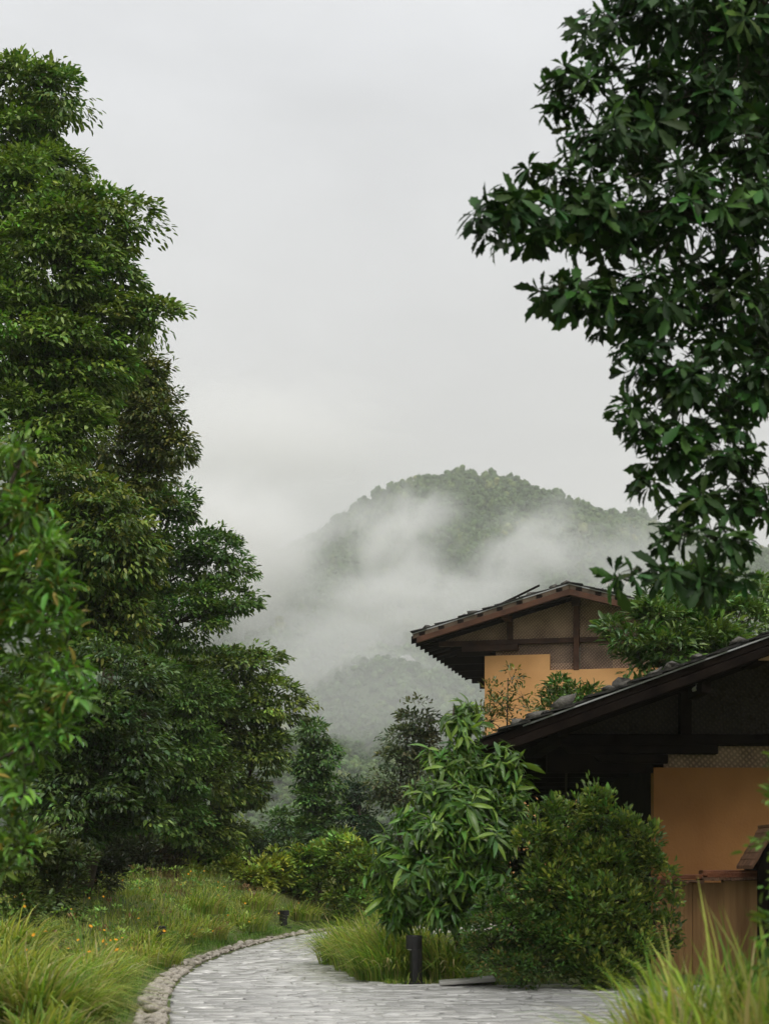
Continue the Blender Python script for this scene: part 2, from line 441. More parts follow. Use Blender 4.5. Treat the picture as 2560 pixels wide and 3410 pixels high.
# 300 that show largest: in view, nearest
cobs.sort(key=lambda c: c[1] if proj((c[0], c[1], .05))[1] < 1026 else 99)
cV, cF, nv = [], [], 0
for k, c in enumerate(cobs):
    mw = Matrix.Translation((c[0], c[1], c[2])) @ Matrix.Rotation(c[4], 4, 'Z') @ Matrix.Rotation(c[5], 4, 'X') @ Matrix.Scale(c[3], 4)
    if k < 300:
        o = link('cobble', cob_me[k % 8], None, border); o.matrix_world = mw
    else:
        V, F = COB[k % 8]; A = np.array(mw); cV.append(V @ A[:3, :3].T + A[:3, 3]); cF.append(F + nv); nv += len(V)
tag(link('cobble_field', mesh_np('cobble_field', np.vstack(cV), np.vstack(cF), smooth=True), M['cobble'], border), kind='stuff')

# ------------------------------------------------------------------ far hills with forest
RX = np.array([-1600, -900, -500, -330, -213, -153, -100, -49, -25, 7, 31, 58, 94, 128, 163, 197, 288, 387, 537, 800, 1600])
RZ = np.array([60, 80, 105, 135, 168, 196, 224, 250, 267, 287, 294, 297, 295, 285, 276, 270, 246, 225, 190, 150, 120])
def fbm(x, y, sc, seed, oct_=4):
    g = np.random.default_rng(seed); v = 0; a = 1.0
    for i in range(oct_):
        t = g.uniform(0, 6.28, 6); 
        v = v + a * (np.sin(x / sc * 1.0 + t[0] + 1.6 * np.sin(y / sc * .7 + t[1])) * np.cos(y / sc * .9 + t[2] + 1.3 * np.sin(x / sc * .8 + t[3])))
        a *= .5; sc *= .5
    return v
def hill_main(x, y):
    x = np.asarray(x, float); y = np.asarray(y, float)
    yr = 1200 + 30 * np.sin(x / 140)
    z = np.interp(x, RX, RZ)
    t = (y - 430) / (yr - 430)
    f = np.where(t < 1, np.clip(t, 0, 1) ** 1.18, np.clip(1 - (t - 1) * 0.9, 0.0, 1) )
    amp = 17 * sstep(0, .25, t) * (1 - 0.88 * sstep(.8, 1.0, t))
    return -26 + (z + 26) * f + amp * fbm(x, y, 75, 3)
FXr = np.array([-1800, -900, -520, -330, -240, -200, -150, -40, 60, 150, 300, 700, 1800]); FZr = np.array([420, 480, 520, 510, 475, 435, 390, 345, 330, 310, 280, 240, 200])
def hill_back(x, y):
    x = np.asarray(x, float); y = np.asarray(y, float)
    t = (y - 1300) / 650.0
    f = np.where(t < 1, np.clip(t, 0, 1), np.clip(1 - (t - 1) * .5, 0, 1))
    return -30 + (np.interp(x, FXr, FZr) + 30) * f + 18 * sstep(0, .3, t) * fbm(x, y, 120, 9)
hx = np.linspace(-900, 900, 181); hy = np.linspace(400, 1500, 140)
X, Y = np.meshgrid(hx, hy, indexing='ij')
tag(link('hill', grid_mesh('hill', X, Y, hill_main(X, Y)), M['hill_ground']), 'forested hill with rounded summit half wrapped in drifting mist', kind='structure')
hx = np.linspace(-1500, 1300, 141); hy = np.linspace(1280, 2700, 80)
X, Y = np.meshgrid(hx, hy, indexing='ij')
tag(link('mountain', grid_mesh('mountain', X, Y, hill_back(X, Y)), M['hill_ground']), 'higher mountain almost lost in mist behind the hill', kind='structure')

def crown_variant(k):
    """a far tree: lumpy domed crown of leaf tufts on a short trunk, one metre across"""
    g = np.random.default_rng(300 + k)
    lobes = [(np.array([0, 0, .55]), .42)] + [(np.array([g.uniform(-.3, .3), g.uniform(-.3, .3), g.uniform(.3, .95)]), g.uniform(.18, .3)) for _ in range(7)]
    Vs, Fs, n = [], [], 0
    for c, r in lobes:
        V, F = blob(int(g.integers(1e6)), 1, .22, 0, (1, 1, .85)); Vs.append(V * r + c); Fs.append(F + n); n += len(V)
    P = []
    for c, r in lobes:
        d = nrm(g.normal(size=(26, 3))); d[:, 2] = np.abs(d[:, 2]) * .9 - .2
        P.append(c + d * r * g.uniform(.92, 1.22, (26, 1)))
    P = np.vstack(P); a = nrm(g.normal(size=P.shape)); b = nrm(np.cross(a, g.normal(size=P.shape))); s = g.uniform(.05, .1, (len(P), 1))
    Q = np.stack([P - a * s, P + b * s * .7, P + a * s, P - b * s * .7], 1).reshape(-1, 3)
    q = np.arange(len(P))[:, None] * 4 + np.arange(4) + n
    V = np.vstack(Vs + [Q])
    return mesh_np('far_tree', V, [np.vstack(Fs), q])

def forest_mat():
    mt, nt, out = new_mat('far_forest_leaves'); N, L = nt.nodes, nt.links
    a = N.new('ShaderNodeAttribute'); a.attribute_type = 'INSTANCER'; a.attribute_name = 'tone'
    r = N.new('ShaderNodeValToRGB'); e_ = r.color_ramp.elements
    e_[0].position = 0; e_[0].color = (0.035, 0.075, 0.022, 1); e_[1].position = 1; e_[1].color = (0.2, 0.22, 0.055, 1)
    for p_, c_ in ((.3, (0.055, 0.11, 0.028)), (.6, (0.085, 0.15, 0.035)), (.85, (0.13, 0.185, 0.045))):
        q = r.color_ramp.elements.new(p_); q.color = (*c_, 1)
    L.new(a.outputs['Fac'], r.inputs[0])
    p = N.new('ShaderNodeBsdfPrincipled'); p.inputs['Roughness'].default_value = 0.7
    L.new(r.outputs[0], p.inputs['Base Color']); L.new(p.outputs[0], out.inputs[0])
    return mt
M['forest'] = forest_mat()
fcol = bpy.data.collections.new('far_tree_kinds')
for k in range(7):
    me = crown_variant(k); me.materials.append(M['forest'])
    fcol.objects.link(bpy.data.objects.new('far_tree', me))

def forest(name, label, pts, scl, tone):
    me = bpy.data.meshes.new(name)
    me.vertices.add(len(pts)); me.vertices.foreach_set('co', np.asarray(pts, np.float32).ravel())
    for nm, dat in (('size', scl), ('tone', tone), ('spin', rng.uniform(0, 6.28, len(pts))), ('tall', rng.uniform(.8, 1.35, len(pts)))):
        a = me.attributes.new(nm, 'FLOAT', 'POINT'); a.data.foreach_set('value', np.asarray(dat, np.float32))
    a = me.attributes.new('pick', 'INT', 'POINT'); a.data.foreach_set('value', rng.integers(0, 7, len(pts)).astype(np.int32))
    o = link(name, me, M['forest'])
    ng = bpy.data.node_groups.new(name + '_scatter', 'GeometryNodeTree')
    ng.interface.new_socket('Geometry', in_out='INPUT', socket_type='NodeSocketGeometry')
    ng.interface.new_socket('Geometry', in_out='OUTPUT', socket_type='NodeSocketGeometry')
    N, L = ng.nodes, ng.links
    gi, go = N.new('NodeGroupInput'), N.new('NodeGroupOutput')
    m2p = N.new('GeometryNodeMeshToPoints'); iop = N.new('GeometryNodeInstanceOnPoints')
    ci = N.new('GeometryNodeCollectionInfo'); ci.inputs['Collection'].default_value = fcol; ci.inputs['Separate Children'].default_value = True
    def attr(nm, t='FLOAT'):
        q = N.new('GeometryNodeInputNamedAttribute'); q.data_type = t; q.inputs['Name'].default_value = nm
        return q.outputs['Attribute']
    L.new(gi.outputs[0], m2p.inputs['Mesh']); L.new(m2p.outputs[0], iop.inputs['Points']); L.new(ci.outputs[0], iop.inputs['Instance'])
    iop.inputs['Pick Instance'].default_value = True; L.new(attr('pick', 'INT'), iop.inputs['Instance Index'])
    cx = N.new('ShaderNodeCombineXYZ'); L.new(attr('spin'), cx.inputs[2]); L.new(cx.outputs[0], iop.inputs['Rotation'])
    mt_ = N.new('ShaderNodeMath'); mt_.operation = 'MULTIPLY'; L.new(attr('size'), mt_.inputs[0]); L.new(attr('tall'), mt_.inputs[1])
    cs = N.new('ShaderNodeCombineXYZ'); L.new(attr('size'), cs.inputs[0]); L.new(attr('size'), cs.inputs[1]); L.new(mt_.outputs[0], cs.inputs[2])
    L.new(cs.outputs[0], iop.inputs['Scale']); L.new(iop.outputs[0], go.inputs[0])
    md = o.modifiers.new('scatter', 'NODES'); md.node_group = ng
    tag(o, label, kind='stuff')
    return o

def scatter(fun, n, x0, x1, y0, y1, zmin):
    x = rng.uniform(x0, x1, n); yv = rng.uniform(y0, y1, n)
    keep = np.abs(x) < yv * 0.33 + 20
    x, yv = x[keep], yv[keep]; z = fun(x, yv); k = z > zmin
    return np.stack([x[k], yv[k], z[k]], 1)
P = scatter(hill_main, 88000, -420, 420, 560, 1290, -20)
tone = np.clip(0.4 + 0.2 * fbm(P[:, 0], P[:, 1], 45, 5) + rng.normal(0, .2, len(P)), 0, 1)
forest('forest', 'mixed green forest covering the misty hillside', P - [0, 0, 1.0], np.clip(np.exp(rng.normal(1.34, .34, len(P))), 2.2, 9) * np.interp(P[:, 1], [560, 1200], [.72, 1.0]), tone)
P = scatter(hill_back, 9000, -700, 560, 1500, 1980, -20)
forest('forest', 'dark forest on the farther mountain, nearly hidden by mist', P - [0, 0, 1.0], rng.uniform(9, 15, len(P)), np.clip(rng.normal(.3, .12, len(P)), 0, 1))

vx_ = rng.uniform(-230, 230, 9000); vy_ = rng.uniform(150, 600, 9000); kk = np.abs(vx_) < vy_ * .34 + 15
vx_, vy_ = vx_[kk], vy_[kk]; vz_ = np.maximum(gz(vx_, vy_), hill_main(vx_, vy_))
forest('forest', 'hazy green woodland filling the valley floor below the hill', np.stack([vx_, vy_, vz_ - .6], 1), rng.uniform(3.2, 7.5, len(vx_)), np.clip(rng.normal(.5, .18, len(vx_)), 0, 1))

# far houses on the hillside
def on_hill(px, py):
    yv = np.arange(450, 1400, 2.0); p = np.stack([(px - PX0) / FPX * yv, yv, CAM_Z + (HORIZ - py) / FPX * yv], 1)
    k = np.argmax(hill_main(p[:, 0], p[:, 1]) > p[:, 2]); return p[k]
def far_house(px, py, w, d, h, rz, roof, label):
    p = on_hill(px, py); root = empty('far_house', (p[0], p[1] - 6, p[2] + 1.0), rz)
    tag(root, label, 'house', 'houses on the far hillside')
    m_ = MB(); m_.box(-w / 2, w / 2, 0, d, -4, h); m_.build('wall', M['far_wall'], root)
    m_ = MB(); m_.prism([(-w / 2 - 1, h + .02), (w / 2 + 1, h + .02), (w / 2 * .3, h + 2.6), (-w / 2 * .3, h + 2.6)], -1.2, d + 1.2); m_.build('roof', M[roof], root)
    for i in range(3):
        m_ = MB(); u = -w / 2 + w * (i + .5) / 3; m_.box(u - .7, u + .7, -.08, -.003, h * .35, h * .8); m_.build('window', M['far_pane'], root)
far_house(615, 590, 15, 8, 4.5, .2, 'far_roof', 'wide red roofed house on the hillside just above the upper house ridge')
far_house(708, 597, 13, 8, 5, -.15, 'far_roof', 'small red roofed house on far slope glimpsed between the big leaves')
far_house(742, 604, 11, 7, 4, .1, 'far_white', 'pale roofed house on far slope near the picture edge')
far_house(406, 667, 6, 4, 1.2, .4, 'far_white', 'tiny lone pale roofed hut on the misty lower slope')

# ------------------------------------------------------------------ houses
class House:
    def __init__(s, name, px, py, Y, theta, zbase):
        p = at(px, py, Y); s.O = np.array((p[0], p[1])); s.th = theta
        s.r = np.array((math.cos(theta), -math.sin(theta))); s.b = np.array((math.sin(theta), math.cos(theta)))
        s.root = empty(name, (p[0], p[1], zbase), -theta); s.zb = zbase
    def uz(s, px, py, w=0.0):
        d = np.array(((px - PX0) / FPX, 1.0)); t = (w + s.O @ s.b) / (d @ s.b)
        P_ = d * t; return float((P_ - s.O) @ s.r), float(CAM_Z + (HORIZ - py) / FPX * t - s.zb)

def rock(loc, size, seed, label, group):
    V, F = blob(seed, 1, 0.3, 900, (1.3, .9, .5))
    g = np.random.default_rng(seed)
    V = V + g.normal(0, .19, V.shape)
    me = mesh_np('roof_stone', V * size * .72, F); me.materials.append(M['rock'])
    o = link('roof_stone', me); o.location = loc; o.rotation_euler = (g.uniform(-.2, .2), g.uniform(-.4, .1), g.uniform(-.5, .5))
    return tag(o, label, 'stone', group)

def slates(parent, a, ridge, w0, nrow, ncol, seed, up=1):
    """slate courses on a slope from eave a=(u,z) to ridge (u,z); first columns at the verge are parts, the rest one field"""
    g = np.random.default_rng(seed)
    d = np.array(ridge) - np.array(a); L_ = np.linalg.norm(d); d = d / L_; n = np.array((-d[1], d[0])) * (1 if d[0] > 0 else -1)
    field = MB(); step = L_ / nrow
    for i in range(nrow):
        for j in range(ncol):
            p = np.array(a) + d * (i * step - .03); q = np.array(a) + d * ((i + 1) * step + .09)
            lift0 = 0.035 + g.uniform(-.006, .03); th = g.uniform(.018, .035)
            A0, A1, B0, B1 = p + n * lift0, p + n * (lift0 + th), q + n * .012, q + n * (.012 + th)
            wj = w0 - .06 + j * .42 + g.uniform(-.05, .05) * (1 if j == 0 else .2)
            poly = [A0, B0, B1, A1] if d[0] > 0 else [B0, A0, A1, B1]
            if j < 2:
                m_ = MB(); m_.prism([tuple(v) for v in poly], wj, wj + .41); m_.build('slate', M['slate'], parent)
            else:
                field.prism([tuple(v) for v in poly], wj, wj + .41)
    tag(field.build('slate_field', M['slate'], parent), kind='stuff')

# ---- upper house (behind)
H = House('upper_house', 412, 636, 45.0, R(12.7), 0.0)
tag(H.root, 'upper house with ochre wall, woven gable and stone weighted slate roof', 'house')
tipL = (0.0, H.uz(412, 634)[1]); rdg = H.uz(568.5, 584)
tipR = (2 * rdg[0] - .15, tipL[1] + .05)
WP = 1.0                                         # wall plane behind the verge
roof = MB(); DECK = 0.13; LEN = 9.6
roof.prism([(tipL[0], tipL[1] - DECK), (rdg[0], rdg[1] - DECK), (tipR[0], tipR[1] - DECK), tipR, rdg, tipL], 0.03, LEN)
roof_o = roof.build('roof', M['wood_dark'], H.root)
slates(roof_o, tipL, rdg, 0, 13, 22, 1); slates(roof_o, tipR, rdg, 0, 13, 22, 2)
for a, b, nm in ((tipL, rdg, 0), (rdg, tipR, 1)):
    m_ = MB(); m_.beam((a[0], a[1] + .012), (b[0], b[1] + .012), .024, -.035, .0); m_.build('metal_strip', M['metal'], roof_o)
    m_ = MB(); m_.beam((a[0] + .02, a[1] - .02), (b[0], b[1] - .02), DECK - .02, -.02, .028); m_.build('verge_board', M['board_light'], roof_o)
    m_ = MB()
    if nm == 0: m_.beam((a[0] + .12, a[1] - DECK - .01 + .04), (b[0], b[1] - DECK - .01), .16, -.05, .06)
    else: m_.beam((a[0], a[1] - DECK - .01), (b[0] - .12, b[1] - DECK - .01 + .04), .16, -.05, .06)
    m_.build('barge_board', M['wood_red'], roof_o, .008)
    for k in range(8):                            # dark batten ends across the verge board
        t = (k + .5) / 8; u = a[0] + (b[0] - a[0]) * t; z = a[1] + (b[1] - a[1]) * t
        m_ = MB(); m_.box(u - .085, u + .085, -.03, .2, z - DECK - .005, z - .03); m_.build('batten_end', M['wood_black'], roof_o)
# saw-toothed eave boards along the long left eave
for k in range(15):
    m_ = MB(); w0 = .12 + k * .63
    m_.add([(-.06, w0, tipL[1] - .27), (.5, w0, tipL[1] - .1), (.5, w0 + .66, tipL[1] - .02), (-.06, w0 + .66, tipL[1] - .14),
            (-.06, w0, tipL[1] - .05), (.5, w0, tipL[1] + .1), (.5, w0 + .66, tipL[1] + .1), (-.06, w0 + .66, tipL[1] - .05)],
           [(0, 3, 2, 1), (4, 5, 6, 7), (0, 1, 5, 4), (1, 2, 6, 5), (2, 3, 7, 6), (3, 0, 4, 7)])
    m_.build('eave_board', M['wood_black'], roof_o)
for k in range(14):
    m_ = MB(); w0 = .45 + k * .66; m_.beam((.1, tipL[1] - DECK - .015 + .03), (rdg[0] - .02, rdg[1] - DECK - .03), .11, w0, w0 + .09); m_.build('rafter', M['wood_black'], roof_o)
wL = H.uz(484, 656, WP); step = H.uz(549, 655, WP); low = H.uz(552, 670, WP)
wall = MB(); uR = 2 * rdg[0] - wL[0]
wall.box(wL[0], step[0], WP, WP + .25, 0, wL[1]); wall.box(step[0] + .002, uR, WP, WP + .25, 0, low[1])
wall.box(wL[0], wL[0] + .25, WP + .252, LEN - 1, 0, wL[1]); wall.box(uR - .25, uR, WP + .252, LEN - 1, 0, wL[1])
wall.build('wall', M['plaster'], H.root)
slope = (rdg[1] - tipL[1]) / (rdg[0] - tipL[0])
def under(u): return rdg[1] - abs(u - rdg[0]) * slope - DECK - .03
beamz = H.uz(520, 639, WP)[1]
# woven gable: panels between the posts, above and below the tie beam
postu = H.uz(575.5, 630, WP)[0]; strutu = H.uz(509, 630, WP)[0]; strutu2 = 2 * postu - strutu
edgesU = [.75, strutu - .07, postu - .09, postu + .09, strutu2, uR + .6]
for u0, u1 in ((.75, strutu - .08), (strutu + .08, postu - .085), (postu + .085, strutu2), (strutu2 + .002, uR + .7)):
    m_ = MB(); m_.prism([(u0, beamz - .1), (u1, beamz - .1), (u1, max(under(u1), beamz)), (u0, max(under(u0), beamz))], WP + .12, WP + .16)
    m_.build('woven_panel', M['woven'], H.root)
lowpan = [(wL[0] + .3, step[0] - .9, M['woven']), (step[0] - .898, postu - .085, M['woven_dark']), (postu + .085, postu + 1.0, M['woven_dark']), (postu + 1.002, uR, M['woven'])]
for u0, u1, mt in lowpan:
    m_ = MB(); m_.box(u0, u1, WP + .13, WP + .17, wL[1] - .55, beamz - .105); m_.build('woven_panel', mt, H.root)
m_ = MB(); m_.box(step[0] + .02, postu - .09, WP + .1, WP + .128, low[1] - .05, low[1] + .2); m_.build('woven_panel', M['woven'], H.root)
m_ = MB(); m_.box(postu - .08, postu + .08, WP - .02, WP + .14, low[1] - .02, under(postu)); m_.build('post', M['wood_red'], H.root, .01)
m_ = MB(); m_.box(postu - .13, postu + .1, WP - .08, WP + .16, under(postu) - .26, under(postu) - .003); m_.build('bracket', M['wood_dark'], H.root, .01)
for su in (strutu, strutu2):
    m_ = MB(); m_.box(su - .075, su + .075, WP + .0, WP + .145, beamz + .002, under(su)); m_.build('strut', M['wood_dark'], H.root, .01)
    m_ = MB(); m_.box(su - .14, su + .06, WP - .7, WP - .003, under(su) - .17, under(su) - .004); m_.build('purlin_end', M['wood_dark'], H.root, .01)
m_ = MB(); m_.box(.55, postu - .083, WP + .01, WP + .15, beamz - .14, beamz); m_.build('tie_beam', M['wood_dark'], H.root, .01)
m_ = MB(); m_.box(postu + .083, uR + .5, WP + .01, WP + .15, beamz - .14, beamz); m_.build('tie_beam', M['wood_dark'], H.root, .01)
q0, q1 = H.uz(461, 647, WP - .1), H.uz(517, 647, WP - .1)
m_ = MB(); m_.box(q0[0], q1[0], WP - .08, WP + .12, q0[1] - .13, beamz - .145); m_.build('bracket_beam', M['wood_dark'], H.root, .01)
q0, q1 = H.uz(456, 653, WP), H.uz(490, 653, WP)
m_ = MB(); m_.box(q0[0], q1[0], WP - .05, WP + .11, q0[1] - .1, q0[1] + .04); m_.build('bracket_beam', M['wood_black'], H.root, .01)
for k in range(5):
    m_ = MB(); w0 = WP + 1.2 + k * 1.6; m_.box(.5, wL[0] - .004, w0, w0 + .15, wL[1] - .05, wL[1] + .15); m_.build('outrigger', M['wood_black'], H.root)
def to_world(Hs, u, w, z):
    p = Hs.O + Hs.r * u + Hs.b * w; return (p[0], p[1], z + Hs.zb)
for i, (px, py, sz, lb) in enumerate(((427, 622.5, .17, 'small pointed grey stone near the low eave tip of the upper roof'), (462, 613.5, .19, 'flat dark stone lower of the pair midway up the upper roof edge'),
        (472.5, 609.5, .16, 'upright dark stone upper of the pair midway up the upper roof edge'), (530, 591.5, .19, 'dark stone below the ridge on the upper roof, lower of two'),
        (554.5, 584, .15, 'small dark stone just left of the upper roof ridge'), (567, 577.5, .21, 'dark capping stone sitting on the ridge of the upper roof'),
        (600, 584.5, .13, 'small stone on the descending right slope of the upper roof'))):
    u, z = H.uz(px, py, .25); zz = rdg[1] - abs(u - rdg[0]) * slope + .07
    rock(to_world(H, u, .25, zz + sz * .15), sz, i, lb, 'stones weighing down the upper roof')
m_ = MB(); u, z = H.uz(517, 601, .3)
zz = lambda t: rdg[1] - abs(t - rdg[0]) * slope + .1
m_.tube([(0, 0, 0), (1.1, .1, .52)], [.035, .03], 6)
o = m_.build('roof_batten', M['wood_black']); o.location = to_world(H, u - .5, .3, zz(u - .5)); o.rotation_euler = (0, 0, -R(12.7))
tag(o, 'loose dark wooden batten lying on the upper roof edge', 'batten')

# ---- near house (right)
H1 = House('near_house', 480, 741, 22.8, R(-1.0), 0.0); H = H1
tag(H.root, 'near dark house with deep overhanging slate roof and ochre wall behind bushes', 'house')
tipL = (0.0, H.uz(480, 741)[1]); sl = math.tan(R(20.0)); ru = 5.0; rdg = (ru, tipL[1] + ru * sl); tipR = (2 * ru, tipL[1])
DECK = .12; LEN = 11.5; WP = 1.9; slope = sl
roof = MB(); roof.prism([(tipL[0], tipL[1] - DECK), (rdg[0], rdg[1] - DECK), (tipR[0], tipR[1] - DECK), tipR, rdg, tipL], .03, LEN)
roof_o = roof.build('roof', M['wood_black'], H.root)
slates(roof_o, tipL, rdg, 0, 16, 24, 3); slates(roof_o, tipR, rdg, 0, 16, 24, 4)
def under(u): return rdg[1] - abs(u - rdg[0]) * slope - DECK - .03
m_ = MB(); a = H.uz(522, 715)[0]; m_.beam((a, tipL[1] + a * sl + .008), (rdg[0], rdg[1] + .008), .022, -.05, .0); m_.build('metal_strip', M['metal'], roof_o)
m_ = MB(); m_.beam((rdg[0] + .01, rdg[1] + .008), (tipR[0] - .3, tipR[1] + .3 * sl + .008), .022, -.05, .0); m_.build('metal_strip', M['metal'], roof_o)
for a, b in (((.02, tipL[1] + .0), rdg), (rdg, (tipR[0] - .02, tipR[1]))):
    m_ = MB(); m_.beam((a[0], a[1] - .02), (b[0], b[1] - .02), DECK - .03, -.02, .028); m_.build('verge_board', M['wood_black'], roof_o)
m_ = MB(); m_.beam((.35, tipL[1] + .35 * sl - DECK - .012), (rdg[0], rdg[1] - DECK - .012), .14, -.05, .07); m_.build('barge_board', M['wood_black'], roof_o, .01)
m_ = MB(); m_.beam((rdg[0] + .01, rdg[1] - DECK - .012), (tipR[0] - .35, tipR[1] + .35 * sl - DECK - .012), .14, -.05, .07); m_.build('barge_board', M['wood_black'], roof_o, .01)
for k in range(18):
    m_ = MB(); w0 = .1 + k * .63
    m_.add([(-.05, w0, tipL[1] - .25), (.5, w0, tipL[1] - .08), (.5, w0 + .66, tipL[1] - .02), (-.05, w0 + .66, tipL[1] - .14),
            (-.05, w0, tipL[1] - .05), (.5, w0, tipL[1] + .1), (.5, w0 + .66, tipL[1] + .1), (-.05, w0 + .66, tipL[1] - .05)],
           [(0, 3, 2, 1), (4, 5, 6, 7), (0, 1, 5, 4), (1, 2, 6, 5), (2, 3, 7, 6), (3, 0, 4, 7)])
    m_.build('eave_board', M['wood_black'], roof_o)
for k in range(16):
    m_ = MB(); w0 = .35 + k * .68; m_.beam((.1, tipL[1] - DECK - .012 + .03), (rdg[0] - .02, rdg[1] - DECK - .03), .14, w0, w0 + .1); m_.build('rafter', M['wood_black'], roof_o)
wc = H.uz(653, 767.5, WP); uR = 2 * ru - 1.4; wtop = wc[1]
m_ = MB(); m_.box(wc[0] + .003, wc[0] + .25, WP + .252, LEN - 1, 0, wtop); m_.build('side_wall', M['wood_black'], H.root)
m_ = MB(); m_.box(wc[0] + .02, wc[0] + .12, WP + .15, LEN - 1, wtop + .003, under(wc[0])); m_.build('side_panel', M['wood_black'], H.root)
m_ = MB(); m_.prism([(.5, tipL[1] - .1), (2 * ru - .5, tipL[1] - .1), (ru, under(ru))], LEN - .9, LEN - .85); m_.build('back_gable', M['wood_black'], H.root)
wall = MB(); wall.box(wc[0], uR, WP, WP + .25, 0, wtop)
wall.box(uR - .25, uR, WP + .252, LEN - 1, 0, wtop); wall.box(wc[0] + .25, uR - .252, LEN - 1.25, LEN - 1, 0, wtop)
wall.build('wall', M['plaster_shaded'], H.root)
zb1, zb0 = H.uz(620, 734.6, WP)[1], H.uz(620, 745, WP)[1]
pu0, pu1 = H.uz(678.6, 720, WP)[0], H.uz(690, 720, WP)[0]
for u0, u1 in ((1.0, pu0 - .002), (pu1 + .002, ru), (ru + .002, uR + .6)):
    m_ = MB(); m_.prism([(u0, zb1), (u1, zb1), (u1, under(u1)), (u0, max(under(u0), zb1 + .01))], WP + .1, WP + .14); m_.build('woven_panel', M['woven_black'], H.root)
u0 = H.uz(664, 760, WP)[0]
m_ = MB(); m_.box(u0, uR, WP + .08, WP + .12, wtop - .1, zb0 - .01); m_.build('woven_panel', M['woven'], H.root)
m_ = MB(); m_.box(pu0, pu1, WP - .06, WP + .098, zb1 + .003, under(pu0)); m_.build('post', M['wood_black'], H.root, .01)
m_ = MB(); m_.box(.9, uR + .4, WP - .1, WP + .095, zb0, zb1); m_.build('tie_beam', M['wood_black'], H.root, .012)
b1 = H.uz(717, 755, WP - .1); b0 = H.uz(560, 750, WP - .1)
m_ = MB(); m_.prism([(b0[0], zb0 - .02), (b0[0] + .12, zb0 - .13), (b1[0], zb0 - .145), (b1[0], zb0 - .004), (b0[0], zb0 - .004)], WP - .12, WP + .07); m_.build('bracket_beam', M['wood_black'], H.root, .01)
b1 = H.uz(660, 765, WP); b0 = H.uz(590, 765, WP)
m_ = MB(); m_.prism([(b0[0], zb0 - .17), (b0[0] + .12, zb0 - .27), (b1[0] + .1, zb0 - .29), (b1[0] + .1, zb0 - .15), (b0[0], zb0 - .15)], WP - .08, WP + .06); m_.build('bracket_beam', M['wood_black'], H.root, .01)
for px0, px1, py0, py1, mt in ((702, 712, 680, 692, 'wood_black'), (759, 771, 648, 660, 'end_grain'), (560, 569, 726, 735, 'wood_black')):
    a, b = H.uz(px0, py0, -.06), H.uz(px1, py1, -.06)
    m_ = MB(); m_.box(a[0], b[0], .075, 1.0, b[1], min(a[1], under((a[0] + b[0]) / 2) - .02)); o = m_.build('purlin_end', M['wood_black'], H.root, .01)
    m_ = MB(); m_.box(a[0] + .01, b[0] - .01, .058, .073, b[1] + .01, min(a[1], under((a[0] + b[0]) / 2) - .02) - .01); m_.build('end_face', M[mt], o)
for k in range(6):
    m_ = MB(); w0 = WP + .8 + k * 1.5; m_.box(.45, wc[0] - .004, w0, w0 + .16, wtop - .02, wtop + .2); m_.build('outrigger', M['wood_black'], H.root)
m_ = MB(); m_.box(1.0, 1.18, .3, LEN - .3, wtop + .21, wtop + .37); m_.build('eave_purlin', M['wood_black'], H.root)
m_ = MB(); q = H.uz(542, 773, 2.5)[0]; zl_ = H.uz(542, 773, 2.0)[1]; m_.box(q, wc[0] - .01, 1.9, 2.05, zl_, zl_ + .5); m_.build('eave_lintel', M['wood_black'], H.root)
# security camera under the verge
cu, cz = H.uz(697, 688, .4)
o = empty('security_camera', to_world(H, cu, .4, cz)); tag(o, 'small white security camera mounted under the near roof', 'camera')
m_ = MB(); m_.tube([(0, .22, .0), (0, -.02, .0)], [.045, .05], 14); m_.build('housing', M['white_plastic'], o, smooth=False)
m_ = MB(); m_.tube([(0, -.021, 0), (0, -.03, 0)], [.034, .03], 14); m_.build('lens', M['black_glass'], o)
m_ = MB(); m_.tube([(0, .12, .04), (.02, .2, .14)], [.014, .014], 8); m_.build('bracket', M['white_plastic'], o)
for i, (px, py, sz, lb) in enumerate(((515, 724, .13, 'low rough stone nearest the eave tip of the near roof'), (536, 711.5, .16, 'squat dark block stone low on the near roof edge'),
        (561, 701, .19, 'rounded grey stone on the near roof below the leafy shrub'), (621, 679, .18, 'large pale boulder beside the shrub on the near roof'),
        (653, 669, .12, 'small wedge stone on the near roof under the green tree'), (671, 661, .16, 'upright square stone on the near roof edge'),
        (698, 654, .12, 'flat pale stone high on the near roof'), (737, 642, .16, 'highest broad dark stone on the near roof'), (609, 685, .11, 'small dark stone touching the large pale boulder'))):
    u, z = H.uz(px, py, .3); zz_ = tipL[1] + u * sl + .08
    rock(to_world(H, u, .3, zz_ + sz * .18), sz, 20 + i, lb, 'stones weighing down the near roof')

# ---- low boundary wall with plank panel
def YW(px, Y=22.5): return (px - PX0) / FPX * Y
def ZW(py, Y=22.5): return CAM_Z + (HORIZ - py) / FPX * Y
bw = empty('boundary_wall', (YW(655), 22.5, 0)); tag(bw, 'low brown wall of upright planks with rusty red coping below the ochre house wall', 'wall')
x0 = YW(655)
edges_px = [655, 683, 691.7, 723]
for i in range(len(edges_px) - 1):
    a, b = YW(edges_px[i]) - x0, YW(edges_px[i + 1]) - x0
    m_ = MB(); dd = [0, .004, .002, .012, -.004, .003, .0][i]; m_.box(a + .0025, b - .0025, dd, .06, 0, ZW(882.6)); m_.build('plank', M['plank'], bw, .004)
m_ = MB(); m_.box(YW(655) - x0, YW(723) - x0, .065, .2, 0, ZW(882.6)); m_.build('wall_core', M['wood_dark'], bw)
m_ = MB(); m_.box(YW(723) - x0 + .004, YW(840) - x0, .03, .2, 0, ZW(880.6)); m_.build('plaster_panel', M['plank'], bw)
